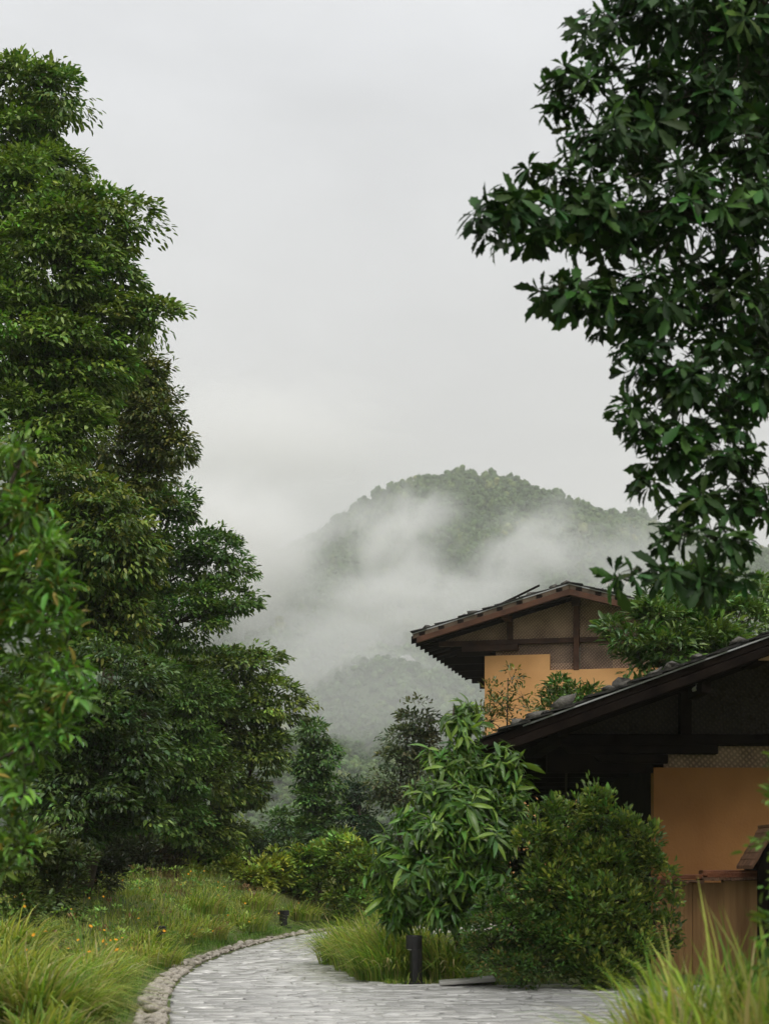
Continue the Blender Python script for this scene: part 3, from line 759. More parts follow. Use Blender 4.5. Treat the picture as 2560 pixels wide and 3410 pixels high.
m_ = MB(); m_.box(YW(655) - x0 - .03, YW(701) - x0, -.16, .3, ZW(882.5), ZW(880)); m_.build('coping_bed', M['wood_dark'], bw)
m_ = MB(); m_.box(YW(699) - x0, YW(840) - x0, -.16, .3, ZW(880.5), ZW(877.5)); m_.build('coping_bed', M['wood_dark'], bw)
g = np.random.default_rng(5)
px = 653.0
while px < 800:                                   # ragged bark shingles under the coping
    w = g.uniform(3.5, 8); z = ZW(881 if px < 699 else 878.5) + g.uniform(-.006, .006)
    m_ = MB(); m_.prism([(YW(px) - x0, z - .02 + g.uniform(-.015, .01)), (YW(px + w) - x0, z - .02 + g.uniform(-.015, .01)), (YW(px + w) - x0, z + .014), (YW(px) - x0, z + .014)], -.22 + g.uniform(-.03, .03), .1)
    m_.build('shingle', M['bark_tile'], bw); px += w
for a, b, p0, p1 in ((654, 676, 876.5, 880), (671, 701, 874.5, 879), (700, 726, 870.5, 876), (704.5, 770, 872.5, 877.5), (700, 800, 870, 872.4)):
    m_ = MB(); m_.box(YW(a) - x0, YW(b) - x0, -.12 + g.uniform(-.02, .02), .1 + g.uniform(0, .1), ZW(p1), ZW(p0)); m_.build('coping', M['copper'], bw, .006)
# little gate roof at the picture edge
gr = empty('gate_roof', (YW(745, 22), 21.6, ZW(869, 22))); tag(gr, 'small steep dark gate roof above the low wall at the picture edge', 'roof')
hgt = ZW(829, 22) - ZW(869, 22); wd = YW(768, 22) - YW(745, 22)
for s_, nm in ((0, 0), (1, 1)):
    a, b = ((0, 0), (wd, hgt)) if s_ == 0 else ((2 * wd, 0), (wd, hgt))
    for k in range(6):
        t0, t1 = k / 6, (k + 1) / 6 + .06
        p0 = (a[0] + (b[0] - a[0]) * t0, a[1] + (b[1] - a[1]) * t0); p1 = (a[0] + (b[0] - a[0]) * t1, a[1] + (b[1] - a[1]) * t1)
        poly = [p0, p1, (p1[0], p1[1] + .03), (p0[0], p0[1] + .05)]
        if s_: poly = poly[::-1]
        m_ = MB(); m_.prism(poly, -.02 * (k % 2), 1.0); m_.build('shingle', M['bark_tile'], gr)
m_ = MB(); m_.prism([(.08, -.02), (2 * wd - .08, -.02), (wd, hgt - .08)], .1, .9); m_.build('gable', M['wood_black'], gr)
for u in (.25, 2 * wd - .25):
    m_ = MB(); m_.box(u - .06, u + .06, .44, .56, -ZW(869, 22), -.015); m_.build('post', M['wood_black'], gr)

# ------------------------------------------------------------------ street furniture
def bollard(px, pyb, Y, h, r, label, turn):
    p = at(px, pyb, Y); z0 = max(float(gz(p[0], p[1])), 0.0)
    root = empty('bollard_light', (p[0], p[1], z0), turn); tag(root, label, 'bollard', 'black path lights')
    post = MB(); n = 14; k0 = r                       # D-shaped shaft, cut away below the head
    poly = [(k0 * math.cos(t), k0 * math.sin(t)) for t in np.linspace(-math.pi * .62, math.pi * .62, n)]
    V = [(x, yv, 0) for x, yv in poly] + [(x, yv, h * .72) for x, yv in poly]
    post.add(V, [tuple(range(n))[::-1], tuple(range(n, 2 * n))] + [(i, (i + 1) % n, (i + 1) % n + n, i + n) for i in range(n)])
    post.build('post', M['black_metal'], root)
    m_ = MB(); m_.tube([(0, 0, h * .722), (0, 0, h * .985), (0, 0, h)], [r, r, r * .95], 24); hd = m_.build('lamp_head', M['black_metal'], root)
    m_ = MB(); m_.tube([(-r * .45, 0, h * .70), (-r * .45, 0, h * .7205)], [r * .35, r * .35], 16); m_.build('diffuser', M['white_plastic'], hd)
    m_ = MB(); m_.tube([(0, 0, -.02), (0, 0, .025)], [r * 1.35, r * 1.35], 20); m_.build('base_plate', M['black_metal'], root)
    return root
bollard(413.5, 984, 21.05, .64, .108, 'black bollard light with overhanging head at the path corner', 0.15)
bollard(284, 932, 38.3, .42, .12, 'distant black bollard light on the outer bend of the path', math.pi + .3)
bollard(160, 953, 27.6, .42, .1, 'black bollard light half hidden in grass left of the path', math.pi)
p = at(468, 985, 20.75); root = MB()
root.prism([(-.38, .0), (.34, .05), (.34, .1), (-.38, .04)], -.22, .3)
o = root.build('stone_slab', M['stone_slab'], None, .008); o.location = (p[0], p[1] + .05, 0.012); tag(o, 'flat pale stone slab tilted at the foot of the bush beside the path', 'slab')

for i, (px, pyt, Y) in enumerate(((164, 835, 43.5), (214, 846, 44), (249, 852, 43.0), (319, 856, 42.5), (137, 838, 43))):
    xw = (px - PX0) / FPX * Y; z0 = float(gz(xw, Y)); zt = ZW(pyt, Y)
    m_ = MB(); m_.tube([(0, 0, -.1), (.01, 0, (zt - z0) * .5), (0, .01, zt - z0)], [.062, .058, .05], 8)
    o = m_.build('fence_post', M['wood_dark']); o.location = (xw, Y, z0)
    tag(o, ['dark wooden fence post in front of the trunks at the meadow edge', 'slim fence post behind the low yellow-green shrubs', 'tallest bare fence post at the end of the meadow', 'short fence post between the shrubs right of the tallest post', 'leftmost dark fence post below the dense trees'][i], 'post', 'fence posts along the meadow edge')

# ------------------------------------------------------------------ foliage machinery
LEAF2 = (np.array([(0, 0, 0), (.28, .19, .06), (.66, .19, .03), (.28, -.19, .06), (.66, -.19, .03), (1, 0, -.12)], float), np.array([(0, 2, 1), (0, 5, 2), (0, 3, 4), (0, 4, 5)]))
LEAF4 = (np.array([(0, 0, 0), (.3, .15, .05), (.3, -.15, .05), (.68, .13, .0), (.68, -.13, .0), (.5, 0, -.05), (1, 0, -.2)], float),
         np.array([(0, 5, 1), (0, 2, 5), (1, 5, 3), (2, 4, 5), (3, 5, 6), (5, 4, 6)]))
def toothed(w=.17):
    xs_ = np.array([.0, .22, .38, .47, .60, .68, .80, .87, 1.0]); ws = np.array([.015, .05, .125, .1, .18, .14, .165, .09, 0]) * w / .17
    V = [(x, 0, -.16 * x * x) for x in xs_]; n = len(xs_)
    V += [(x + .03 * (i % 2 == 0), wv, -.16 * x * x + wv * .35) for i, (x, wv) in enumerate(zip(xs_, ws))]
    V += [(x + .03 * (i % 2 == 0), -wv, -.16 * x * x + wv * .35) for i, (x, wv) in enumerate(zip(xs_, ws))]
    F = []
    for i in range(n - 1):
        F += [(i, i + 1, n + i + 1), (i, n + i + 1, n + i), (i, 2 * n + i, 2 * n + i + 1), (i, 2 * n + i + 1, i + 1)]
    return np.array(V, float), np.array(F)
LEAF_OAK = toothed(.165)
def lance(w=.13, n=6, droop=.34):
    t = np.linspace(0, 1, n); wv = w * np.sin(np.pi * np.clip(t * .96 + .02, 0, 1)) ** .8; wv[-1] = 0
    V = [(x, 0, -droop * x * x) for x in t] + [(x, q, -droop * x * x + q * .4) for x, q in zip(t, wv)] + [(x, -q, -droop * x * x + q * .4) for x, q in zip(t, wv)]
    F = []
    for i in range(n - 1):
        F += [(i, i + 1, n + i + 1), (i, n + i + 1, n + i), (i, 2 * n + i, 2 * n + i + 1), (i, 2 * n + i + 1, i + 1)]
    return np.array(V, float), np.array(F)
LEAF_LANCE = lance(.105, 6, .4)

def frames(A, Nn):
    A = nrm(A); B = nrm(np.cross(Nn, A)); C = np.cross(A, B)
    return A, B, C

def leaves_mesh(name, tpl, P, A, Nn, S, C):
    TV, TF = tpl; k = len(TV); n = len(P)
    A, B, Cc = frames(A, Nn)
    V = P[:, None, :] + (TV[None, :, 0, None] * A[:, None, :] + TV[None, :, 1, None] * B[:, None, :] + TV[None, :, 2, None] * Cc[:, None, :]) * S[:, None, None]
    F = (TF[None] + (np.arange(n) * k)[:, None, None]).reshape(-1, TF.shape[1])
    return mesh_np(name, V.reshape(-1, 3), F, np.repeat(C, k, 0))

def colours(g, n, base, var=.22, young_lit=None, yfrac=.0, pid=None, pvar=.22):
    C = np.tile(np.array(base, float), (n, 1))
    if pid is not None:
        pv = np.exp(g.normal(0, pvar, pid.max() + 1)); C *= pv[pid][:, None]
        hue = g.normal(0, .12, pid.max() + 1); C[:, 0] *= np.exp(hue[pid])
    C *= np.exp(g.normal(0, var, n))[:, None]
    C[:, 0] *= np.exp(g.normal(0, .12, n)); C[:, 2] *= np.exp(g.normal(0, .15, n))
    if young_lit is not None:
        k = g.random(n) < yfrac; C[k] = np.array(young_lit) * np.exp(g.normal(0, .2, (k.sum(), 1)))
    return np.clip(C, .003, .7)

def puffs_of(clumps, g, dens, rmin=.68, back=.3, inner=.22):
    """puff centres on and inside lumpy ellipsoids; returns centre, outward direction, clump radius"""
    Pc, Oc = [], []
    for (c, r) in clumps:
        area = 4 * math.pi * ((r[0] * r[1]) ** 1.6 / 3 + (r[0] * r[2]) ** 1.6 / 3 + (r[1] * r[2]) ** 1.6 / 3) ** (1 / 1.6)
        vx = PX0 + c[0] / c[1] * FPX; vy = HORIZ - (c[2] - CAM_Z) / c[1] * FPX
        out = vx - r[0] / c[1] * FPX > 790 or vy + r[2] / c[1] * FPX < -10          # parts of a crown beyond the frame are thinner
        n = max(6, int(area * dens * (.1 if out else 1)))
        d = nrm(g.normal(size=(n, 3)))
        keep = ~((d[:, 1] > .25) & (g.random(n) > back)) & ~((d[:, 2] < -.38) & (g.random(n) > .6))
        d = d[keep]; n = len(d)
        ax = nrm(g.normal(size=(3, 3))); ph = g.uniform(0, 6.28, 3)
        lump = 1 + .09 * np.sin(4.1 * d @ ax[0] + ph[0]) + .08 * np.sin(6.3 * d @ ax[1] + ph[1])
        rr = g.uniform(rmin, 1.03, n) * lump
        ins = g.random(n) < inner; rr[ins] = g.uniform(.2, rmin, ins.sum())
        Pc.append(np.array(c) + d * np.array(r) * rr[:, None]); Oc.append(d)
    return np.vstack(Pc), np.vstack(Oc)

def puff_leaves(Pc, Oc, g, m, pr, flat=.6, droop=.45, leaf=.13, lvar=.17, splay=.8):
    """m leaves over each puff's dome"""
    n = len(Pc); pid = np.repeat(np.arange(n), m)
    e_ = nrm(g.normal(size=(n * m, 3))); e_[:, 2] = np.abs(e_[:, 2]) * 1.0 - .25
    sc = (pr * np.exp(g.normal(0, .25, n)))[pid][:, None]
    e_ = nrm(e_ + .45 * Oc[pid])
    P_ = Pc[pid] + e_ * sc * g.uniform(.35, 1.0, (n * m, 1)) * np.array((1, 1, flat))
    A = nrm(e_ * splay + .35 * Oc[pid] + g.normal(0, .35, (n * m, 3)) + np.array((0, 0, -droop)))
    Nn = nrm(np.array((0, 0, .9)) + .55 * e_ + g.normal(0, .35, (n * m, 3)))
    S = leaf * np.exp(g.normal(0, lvar, n * m))
    return P_, A, Nn, S, pid

def rosettes(Pc, Oc, g, m, leaf, lvar=.2, droop=.3, lift=.35, stem=.1):
    """whorls of m leaves round a twig tip"""
    n = len(Pc); pid = np.repeat(np.arange(n), m)
    ax = nrm(Oc * .9 + np.array((0, 0, .55)) + g.normal(0, .3, (n, 3)))
    u = nrm(np.cross(ax, g.normal(size=(n, 3)))); v = np.cross(ax, u)
    t = (np.tile(np.arange(m), n) / m + np.repeat(g.random(n), m) + g.normal(0, .05, n * m)) * 2 * np.pi
    rad = np.cos(t)[:, None] * u[pid] + np.sin(t)[:, None] * v[pid]
    A = nrm(rad + ax[pid] * (lift + g.normal(0, .28, n * m))[:, None] + np.array((0, 0, -droop)) + g.normal(0, .1, (n * m, 3)))
    P_ = Pc[pid] - ax[pid] * (stem * g.random(n * m))[:, None] * 1.0 + rad * .01
    Nn = nrm(ax[pid] * 1.0 - rad * .2 + np.array((0, 0, .35)) + g.normal(0, .2, (n * m, 3)))
    S = leaf * np.exp(g.normal(0, lvar, n * m)) * np.repeat(np.exp(g.normal(0, .18, n)), m)
    return P_, A, Nn, S, pid

def limbs(root_pos, base, clumps, Pc, g, r0, parent, nm='trunk', mat='bark', twigs=.35, r_tw=.008, top=None):
    """tapered trunk, a limb to each clump, twigs to some of its puffs; coordinates relative to root_pos"""
    m_ = MB(); base = np.array(base, float)
    cs = np.array([c for c, r in clumps]); cen = cs.mean(0) if top is None else np.array(top)
    hi = cs[np.argmax(cs[:, 2])]
    tp = np.array((.55 * cen[0] + .45 * hi[0], .55 * cen[1] + .45 * hi[1], hi[2]))
    k = 7; tr = []
    bow = g.normal(0, .05, 2) * (tp[2] - base[2])
    for i in range(k):
        t = i / (k - 1); q = base + (tp - base) * t; q[:2] += bow * math.sin(math.pi * t); tr.append(q)
    m_.tube([q - root_pos for q in tr], [r0 * (1.15 - 1.0 * i / (k - 1)) + .004 for i in range(k)], 8)
    order = sorted(clumps, key=lambda q: np.linalg.norm(q[0][:2] - tp[:2]) + .15 * abs(q[0][2] - cen[2])); done = []
    for (c, r) in order:                      # each mass hangs on the trunk or on the nearest mass already carried, so limbs fork
        c = np.array(c); zt = max(base[2] + .25 * (tp[2] - base[2]), c[2] - .5 * np.linalg.norm(c[:2] - tp[:2]) - r[2] * .5)
        t = np.clip((zt - base[2]) / (tp[2] - base[2] + 1e-6), .05, .97); q = base + (tp - base) * t; q[:2] += bow * math.sin(math.pi * t)
        rl = r0 * (1.1 - t) * .5 + .006; best = np.linalg.norm(c - q)
        for (c2, rl2) in done:
            dd = np.linalg.norm(c - c2) * 1.25
            if dd < best: best, q, rl = dd, c2, max(rl2 * .72, r_tw * 1.5)
        L_ = np.linalg.norm(c - q); m1 = q + (c - q) * .35 + g.normal(0, .07, 3) * L_; m2 = q + (c - q) * .7 + g.normal(0, .07, 3) * L_ + np.array((0, 0, .05 * L_))
        m_.tube([v - root_pos for v in (q, m1, m2, c)], [rl, rl * .85, rl * .72, rl * .6], 6)
        done.append((c, rl * .75))
        d = np.linalg.norm((Pc - c) / np.array(r), axis=1); near = np.where(d < 1.25)[0]
        for j in near[g.random(len(near)) < twigs]:
            e1 = Pc[j]; md = (c + e1) / 2 + g.normal(0, .12, 3) * np.linalg.norm(e1 - c)
            m_.tube([v - root_pos for v in (c, md, e1)], [min(rl * .4, .03), max(min(rl * .25, .018), r_tw), r_tw], 4)
    return m_.build(nm, M[mat], parent, smooth=True)

def CL(px, py, Y, rx, rz, ry=None):
    """a leafy mass: where it appears, how far away, its half width and height as seen, its half depth in metres"""
    s = Y / FPX
    return (at(px, py, Y), (rx * s, ry if ry else max(rx, rz) * s * .95, rz * s))

def split_leaves(name, tpl, P_, A, Nn, S, C, root, mat, nobj=300, cell=14):
    """the leaves that show largest become leaf objects, the rest one crown"""
    px = PX0 + P_[:, 0] / P_[:, 1] * FPX; py = HORIZ - (P_[:, 2] - CAM_Z) / P_[:, 1] * FPX
    ok = (px > 4) & (px < 764) & (py > 4) & (py < 1020)
    order = np.argsort(P_[:, 1] + g_.uniform(0, .15, len(P_))); seen = {}; chosen = []
    for i in order:
        if not ok[i]: continue
        key = (int(px[i] // cell), int(py[i] // cell))
        if key in seen: continue
        seen[key] = 1; chosen.append(i)
        if len(chosen) == nobj: break
    ch = np.zeros(len(P_), bool); ch[chosen] = True
    rp = np.array(root.location)
    cr = link('crown', leaves_mesh('crown', tpl, P_[~ch] - rp, A[~ch], Nn[~ch], S[~ch], C[~ch]), mat, root); tag(cr, kind='stuff')
    TV, TF = tpl; variants = []
    for k in range(12):                       # shared leaf meshes in twelve shades of this tree's own leaves
        me = mesh_np('leaf', TV, TF, np.tile(C[chosen[k * len(chosen) // 12]], (len(TV), 1))); me.materials.append(mat); variants.append(me)
    Af, B, Cc = frames(A, Nn)
    for j, i in enumerate(chosen):
        o = link('leaf', variants[j % 12], None, root)
        mw = Matrix(((Af[i, 0], B[i, 0], Cc[i, 0], 0), (Af[i, 1], B[i, 1], Cc[i, 1], 0), (Af[i, 2], B[i, 2], Cc[i, 2], 0), (0, 0, 0, 1)))
        o.matrix_basis = Matrix.Translation(Vector(P_[i] - rp)) @ mw @ Matrix.Scale(float(S[i]), 4)
g_ = np.random.default_rng(1)

def tree(name, label, cat, clumps, seed, dens, m, pr, leaf, base, r0, col, young_lit=None, yfrac=0., tpl=LEAF2, mat='leaf', droop=.45, flat=.6,
         group=None, twigs=.3, rmin=.66, inner=.26, pvar=.34, splay=.8, r_tw=.006, crown='crown', trunk='trunk', style='puff', large=False, lift=.35, stem=.1, ring=8):
    g = np.random.default_rng(seed)
    bx, by = base; bz = float(gz(bx, by)) if by < 60 else -2.0
    root = empty(name, (bx, by, max(bz, -.2) - .03)); rp = np.array(root.location)
    tag(root, label, cat, group)
    Pc, Oc = puffs_of(clumps, g, dens, rmin, inner=inner)
    if style == 'puff': P_, A, Nn, S, pid = puff_leaves(Pc, Oc, g, m, pr, flat, droop, leaf, splay=splay)
    else: P_, A, Nn, S, pid = rosettes(Pc, Oc, g, ring, leaf, droop=droop, lift=lift, stem=stem)
    C = colours(g, len(P_), col, young_lit=None, pid=pid, pvar=pvar)
    if young_lit is not None:                     # new growth, and on some plants painted leaf highlights, on random leaves
        k = (g.random(len(P_)) < yfrac) & (g.random(pid.max() + 1) < .6)[pid]
        C[k] = np.array(young_lit) * np.exp(g.normal(0, .2, (k.sum(), 1)))
    if large: split_leaves(name, tpl, P_, A, Nn, S, C, root, M[mat])
    else: link(crown, leaves_mesh(crown, tpl, P_ - rp, A, Nn, S, C), M[mat], root)
    limbs(rp, rp, clumps, Pc, g, r0, root, trunk, twigs=twigs, r_tw=r_tw)
    return root

# ------------------------------------------------------------------ trees on the left bank
G1 = (0.13, 0.22, 0.036); GB = (0.068, 0.12, 0.03)
grp = 'tall trees on the left bank'
tree('broadleaf_tree', 'tallest bright green tree leaning out over the left bank', 'tree',
     [CL(28, 92, 33, 36, 24), CL(60, 100, 32.5, 16, 18), CL(50, 168, 32.8, 28, 20), CL(66, 246, 31.8, 44, 34), CL(70, 345, 31.8, 50, 34), CL(66, 430, 31.6, 40, 36), CL(34, 124, 33.2, 18, 18), CL(12, 140, 33, 36, 34), CL(16, 196, 31.8, 40, 36), CL(70, 206, 32.6, 30, 22), CL(106, 226, 32.6, 36, 28), CL(104, 278, 32.4, 32, 26),
      CL(40, 275, 31.6, 50, 40), CL(90, 322, 32.2, 40, 28), CL(150, 322, 32.6, 24, 18), CL(128, 340, 32.8, 16, 16), CL(15, 350, 31.5, 48, 60), CL(75, 385, 32, 46, 44), CL(110, 375, 32.5, 20, 18), CL(30, 440, 31.5, 50, 45), CL(-40, 230, 33, 55, 110)],
     11, 9, 76, .40, .14, (-9.5, 33.8), .2, G1, (0.30, 0.40, 0.13), .22, droop=.55, group=grp)  # pale new leaves, share and paleness raised to paint in lit highlights
tree('broadleaf_tree', 'olive yellow tree with drooping sprays tucked under the tallest tree', 'tree',
     [CL(128, 392, 38, 30, 36), CL(150, 388, 38, 18, 30), CL(155, 425, 37.5, 22, 30), CL(170, 452, 37.5, 20, 16), CL(182, 458, 37.2, 10, 10), CL(120, 455, 38, 44, 40), CL(140, 490, 38, 30, 30)],
     12, 9, 84, .38, .125, (-7.2, 38.5), .26, (0.11, 0.15, 0.03), (0.24, 0.23, 0.05), .2, droop=.7, group=grp)
tree('broadleaf_tree', 'rounded dark green tree bulging against the pale mist', 'tree',
     [CL(162, 512, 40, 30, 22), CL(205, 560, 39.6, 40, 26), CL(150, 565, 39.6, 44, 36), CL(226, 606, 39.4, 26, 20), CL(178, 622, 39.2, 44, 34), CL(130, 620, 40, 40, 50), CL(188, 700, 39, 30, 34), CL(182, 755, 39, 28, 40), CL(170, 810, 39.5, 34, 34)],
     13, 9.5, 76, .40, .13, (-6.0, 40.5), .2, (0.082, 0.165, 0.03), (0.2, 0.31, 0.065), .2, droop=.5, group=grp)
tree('broadleaf_tree', 'yellow-green tree with hanging leaf sprays left of the rounded dark one', 'tree',
     [CL(85, 510, 31, 50, 35), CL(110, 545, 30.5, 44, 50), CL(130, 575, 31, 25, 40), CL(70, 590, 31, 50, 60), CL(115, 625, 31, 40, 40), CL(40, 540, 31.5, 40, 60), CL(90, 650, 31, 45, 30)],
     14, 9, 68, .36, .13, (-6.6, 31.6), .26, (0.1, 0.17, 0.03), (0.23, 0.25, 0.045), .22, droop=.8, group=grp)
tree('broadleaf_tree', 'broad mid green tree lowest of the leaning row, over the meadow end', 'tree',
     [CL(232, 672, 43.4, 44, 24), CL(268, 706, 43, 28, 24), CL(214, 724, 42.6, 46, 34), CL(256, 752, 43, 32, 22), CL(204, 784, 42.4, 44, 34), CL(244, 790, 43.2, 22, 16), CL(176, 700, 42.6, 40, 50), CL(160, 810, 42, 46, 40), CL(150, 745, 41.5, 35, 50), CL(196, 836, 42.6, 38, 24), CL(130, 835, 42, 40, 30), CL(228, 836, 44, 22, 20)],
     15, 8.5, 74, .42, .142, (-5.2, 44), .22, (0.105, 0.175, 0.03), (0.25, 0.32, 0.06), .2, droop=.5, group=grp)
tree('broadleaf_tree', 'shadowy blue-green tree standing over the scrubby left bank', 'tree',
     [CL(120, 690, 28.5, 42, 48), CL(95, 740, 28, 60, 55), CL(140, 775, 28.5, 28, 40), CL(80, 800, 28, 65, 45), CL(135, 825, 28.5, 30, 26), CL(45, 720, 29, 45, 70), CL(50, 830, 28, 45, 26)],
     16, 9.5, 64, .34, .12, (-5.6, 29.2), .22, GB, (0.09, 0.13, 0.085), .14, droop=.55, group=grp, mat='leaf_gloss')
tree('broadleaf_tree', 'small upright tree standing alone between the bank and the valley', 'tree',
     [CL(314, 736, 52, 10, 14), CL(324, 758, 52, 12, 12), CL(308, 768, 52, 12, 16), CL(328, 784, 52, 11, 12), CL(310, 800, 52, 14, 18), CL(322, 822, 52, 14, 14), CL(302, 838, 51.5, 20, 18), CL(328, 848, 52, 14, 14), CL(286, 850, 51.5, 14, 12)],
     17, 9, 84, .44, .15, (-2.3, 52.3), .16, (0.08, 0.165, 0.04), (0.15, 0.23, 0.055), .18, group='trees beyond the meadow')
tree('broadleaf_tree', 'low round crowned tree next to the upright one beyond the meadow', 'tree',
     [CL(356, 795, 56, 16, 18), CL(352, 825, 56, 22, 22), CL(372, 845, 55, 24, 22), CL(345, 855, 55, 20, 18)],
     18, 8, 62, .4, .145, (-.9, 56), .14, (0.04, 0.08, 0.034), group='trees beyond the meadow')
tree('broadleaf_tree', 'pale green bushy tree filling the gap below the leaning trees', 'tree',
     [CL(275, 828, 49, 14, 14), CL(262, 850, 48.5, 20, 16), CL(286, 845, 49.5, 14, 14)], 19, 8, 50, .42, .17, (-3.6, 49.3), .12, (0.065, 0.125, 0.04), group='trees beyond the meadow')
tree('wispy_tree', 'thin wispy grey-green tree behind the drooping leaf tree', 'tree',
     [CL(416, 722, 48, 17, 17), CL(404, 742, 48, 16, 14), CL(428, 748, 48, 18, 18), CL(396, 762, 48, 20, 15), CL(384, 782, 48, 12, 14), CL(418, 778, 48, 22, 20), CL(398, 800, 48, 20, 18)],
     20, 6, 60, .42, .14, (.6, 48.4), .07, (0.12, 0.155, 0.07), rmin=.4, group='trees beyond the meadow', twigs=.6)

# blurred branch of a nearer tree at the left edge
tree('laurel_tree', 'blurred bright green leafy branches of a nearer tree at the left edge', 'tree',
     [CL(6, 455, 11, 14, 10), CL(20, 448, 10.9, 10, 6), CL(4, 490, 11.1, 20, 14), CL(30, 512, 10.8, 16, 12), CL(12, 535, 11.2, 26, 16), CL(44, 552, 10.8, 12, 10), CL(30, 580, 11, 24, 14), CL(58, 588, 10.8, 12, 8), CL(8, 608, 11.3, 28, 24), CL(46, 622, 10.9, 22, 13), CL(70, 634, 10.7, 12, 9), CL(30, 658, 11.2, 30, 20), CL(64, 676, 10.8, 16, 12),
      CL(12, 704, 11.3, 26, 22), CL(52, 706, 10.9, 22, 14), CL(78, 698, 10.7, 8, 6), CL(34, 742, 11, 24, 16), CL(60, 735, 10.8, 12, 8), CL(6, 770, 11.2, 18, 20), CL(24, 790, 10.9, 14, 12), CL(8, 826, 11, 14, 14), CL(22, 850, 10.9, 10, 9), CL(6, 872, 11.1, 10, 10), CL(-30, 620, 11.4, 30, 130)],
     21, 70, 15, .13, .105, (-3.6, 11.4), .05, (0.13, 0.26, 0.04), (0.34, 0.26, 0.06), .08, tpl=LEAF4, droop=.3, flat=.7, twigs=.16, r_tw=.003, large=True, inner=.3)

# big-leaved tree top right
tree('oak_tree', 'large dark tree with toothed leaf whorls reaching in from the upper right', 'tree',
     [CL(602, 40, 14, 34, 40), CL(570, 88, 13.8, 32, 30), CL(562, 110, 13.8, 24, 14), CL(650, 15, 14, 60, 45), CL(725, 30, 14.3, 65, 55), CL(640, 105, 14, 62, 50), CL(715, 120, 14.2, 65, 60), CL(600, 150, 13.8, 46, 34),
      CL(548, 178, 13.6, 34, 26), CL(508, 206, 13.4, 36, 18), CL(485, 228, 13.3, 26, 18), CL(535, 232, 13.6, 42, 24), CL(600, 215, 13.8, 56, 42), CL(680, 210, 14, 62, 60), CL(745, 210, 14.3, 45, 70),
      CL(548, 288, 13.6, 28, 18), CL(590, 300, 13.7, 38, 28), CL(640, 300, 13.9, 55, 45), CL(720, 310, 14.2, 60, 60), CL(640, 360, 13.8, 34, 34), CL(690, 385, 14, 56, 45), CL(750, 390, 14.3, 36, 55),
      CL(632, 412, 13.7, 24, 22), CL(660, 445, 13.8, 38, 30), CL(715, 455, 14, 46, 36), CL(648, 480, 13.7, 22, 20), CL(690, 505, 13.8, 30, 18), CL(745, 500, 14, 34, 30), CL(680, 535, 13.5, 26, 14), CL(720, 545, 13.6, 34, 18), CL(622, 572, 13.2, 20, 14), CL(660, 575, 13.3, 24, 14), CL(700, 578, 13.4, 32, 14), CL(745, 575, 13.5, 18, 14),
      CL(640, -60, 14, 60, 50), CL(730, -70, 14.2, 70, 60), CL(820, 60, 14.6, 70, 80), CL(830, 220, 14.8, 70, 80), CL(840, 390, 14.6, 60, 80), CL(920, 120, 15.5, 80, 90), CL(930, 300, 15.5, 80, 90), CL(830, -90, 14.8, 90, 80), CL(830, 500, 14.2, 50, 40), CL(760, -180, 15, 110, 70), CL(860, 120, 17, 90, 100), CL(800, 300, 17, 70, 90), CL(760, 80, 17, 80, 80)],
     31, 29.0, 8, .3, .172, (5.6, 14.6), .11, (0.024, 0.062, 0.012), (0.065, 0.14, 0.026), .12, tpl=LEAF_OAK, mat='leaf_thick', style='ros', droop=.42, lift=.3, ring=9, large=True, inner=.22, twigs=.3, r_tw=.004, rmin=.62)

# leafy tree between the two houses
tree('spreading_tree', 'light green leafy tree rising between the near roof and the upper house', 'tree',
     [CL(660, 622, 27.5, 26, 20), CL(610, 630, 27, 9, 8), CL(632, 640, 27, 16, 12), CL(690, 625, 28, 40, 30), CL(735, 625, 28.5, 38, 30), CL(665, 650, 27.2, 34, 22), CL(700, 650, 27.6, 40, 26), CL(748, 600, 29, 22, 22), CL(690, 590, 29, 36, 20), CL(640, 664, 27.2, 18, 12)],
     32, 13, 36, .28, .165, (5.0, 28.6), .16, (0.1, 0.19, 0.045), (0.19, 0.27, 0.075), .25, tpl=LEAF4, droop=.15, mat='leaf_gloss')
# drooping big-leaf tree
tree('drooping_leaf_tree', 'glossy drooping long-leaved tree beside the near roof eave', 'tree',
     [CL(464, 706, 21.8, 13, 9), CL(464, 720, 21.8, 24, 14), CL(462, 744, 21.7, 18, 12), CL(438, 756, 21.6, 17, 12), CL(502, 762, 21.9, 20, 18), CL(512, 790, 21.9, 18, 24), CL(456, 768, 21.6, 24, 14), CL(486, 772, 21.8, 24, 18), CL(432, 790, 21.4, 22, 15), CL(466, 800, 21.4, 36, 24), CL(408, 818, 21.4, 18, 13), CL(434, 828, 21.2, 30, 20), CL(474, 838, 21.2, 36, 28), CL(502, 820, 21.6, 22, 34), CL(386, 842, 21.6, 14, 13), CL(404, 858, 21.4, 26, 17), CL(440, 868, 21.2, 38, 24), CL(482, 885, 21.2, 32, 28), CL(380, 872, 21.7, 16, 13), CL(386, 896, 21.8, 18, 14), CL(415, 896, 21.5, 28, 18), CL(400, 914, 21.8, 20, 12), CL(446, 908, 21.4, 32, 18)],
     33, 58, 8, .3, .19, (1.15, 22.3), .05, (0.08, 0.17, 0.024), (0.22, 0.35, 0.05), .26, tpl=LEAF_LANCE, mat='leaf_gloss', style='ros', droop=.55, lift=.5, ring=8, large=True, inner=.2, twigs=.3, r_tw=.005, stem=.16)

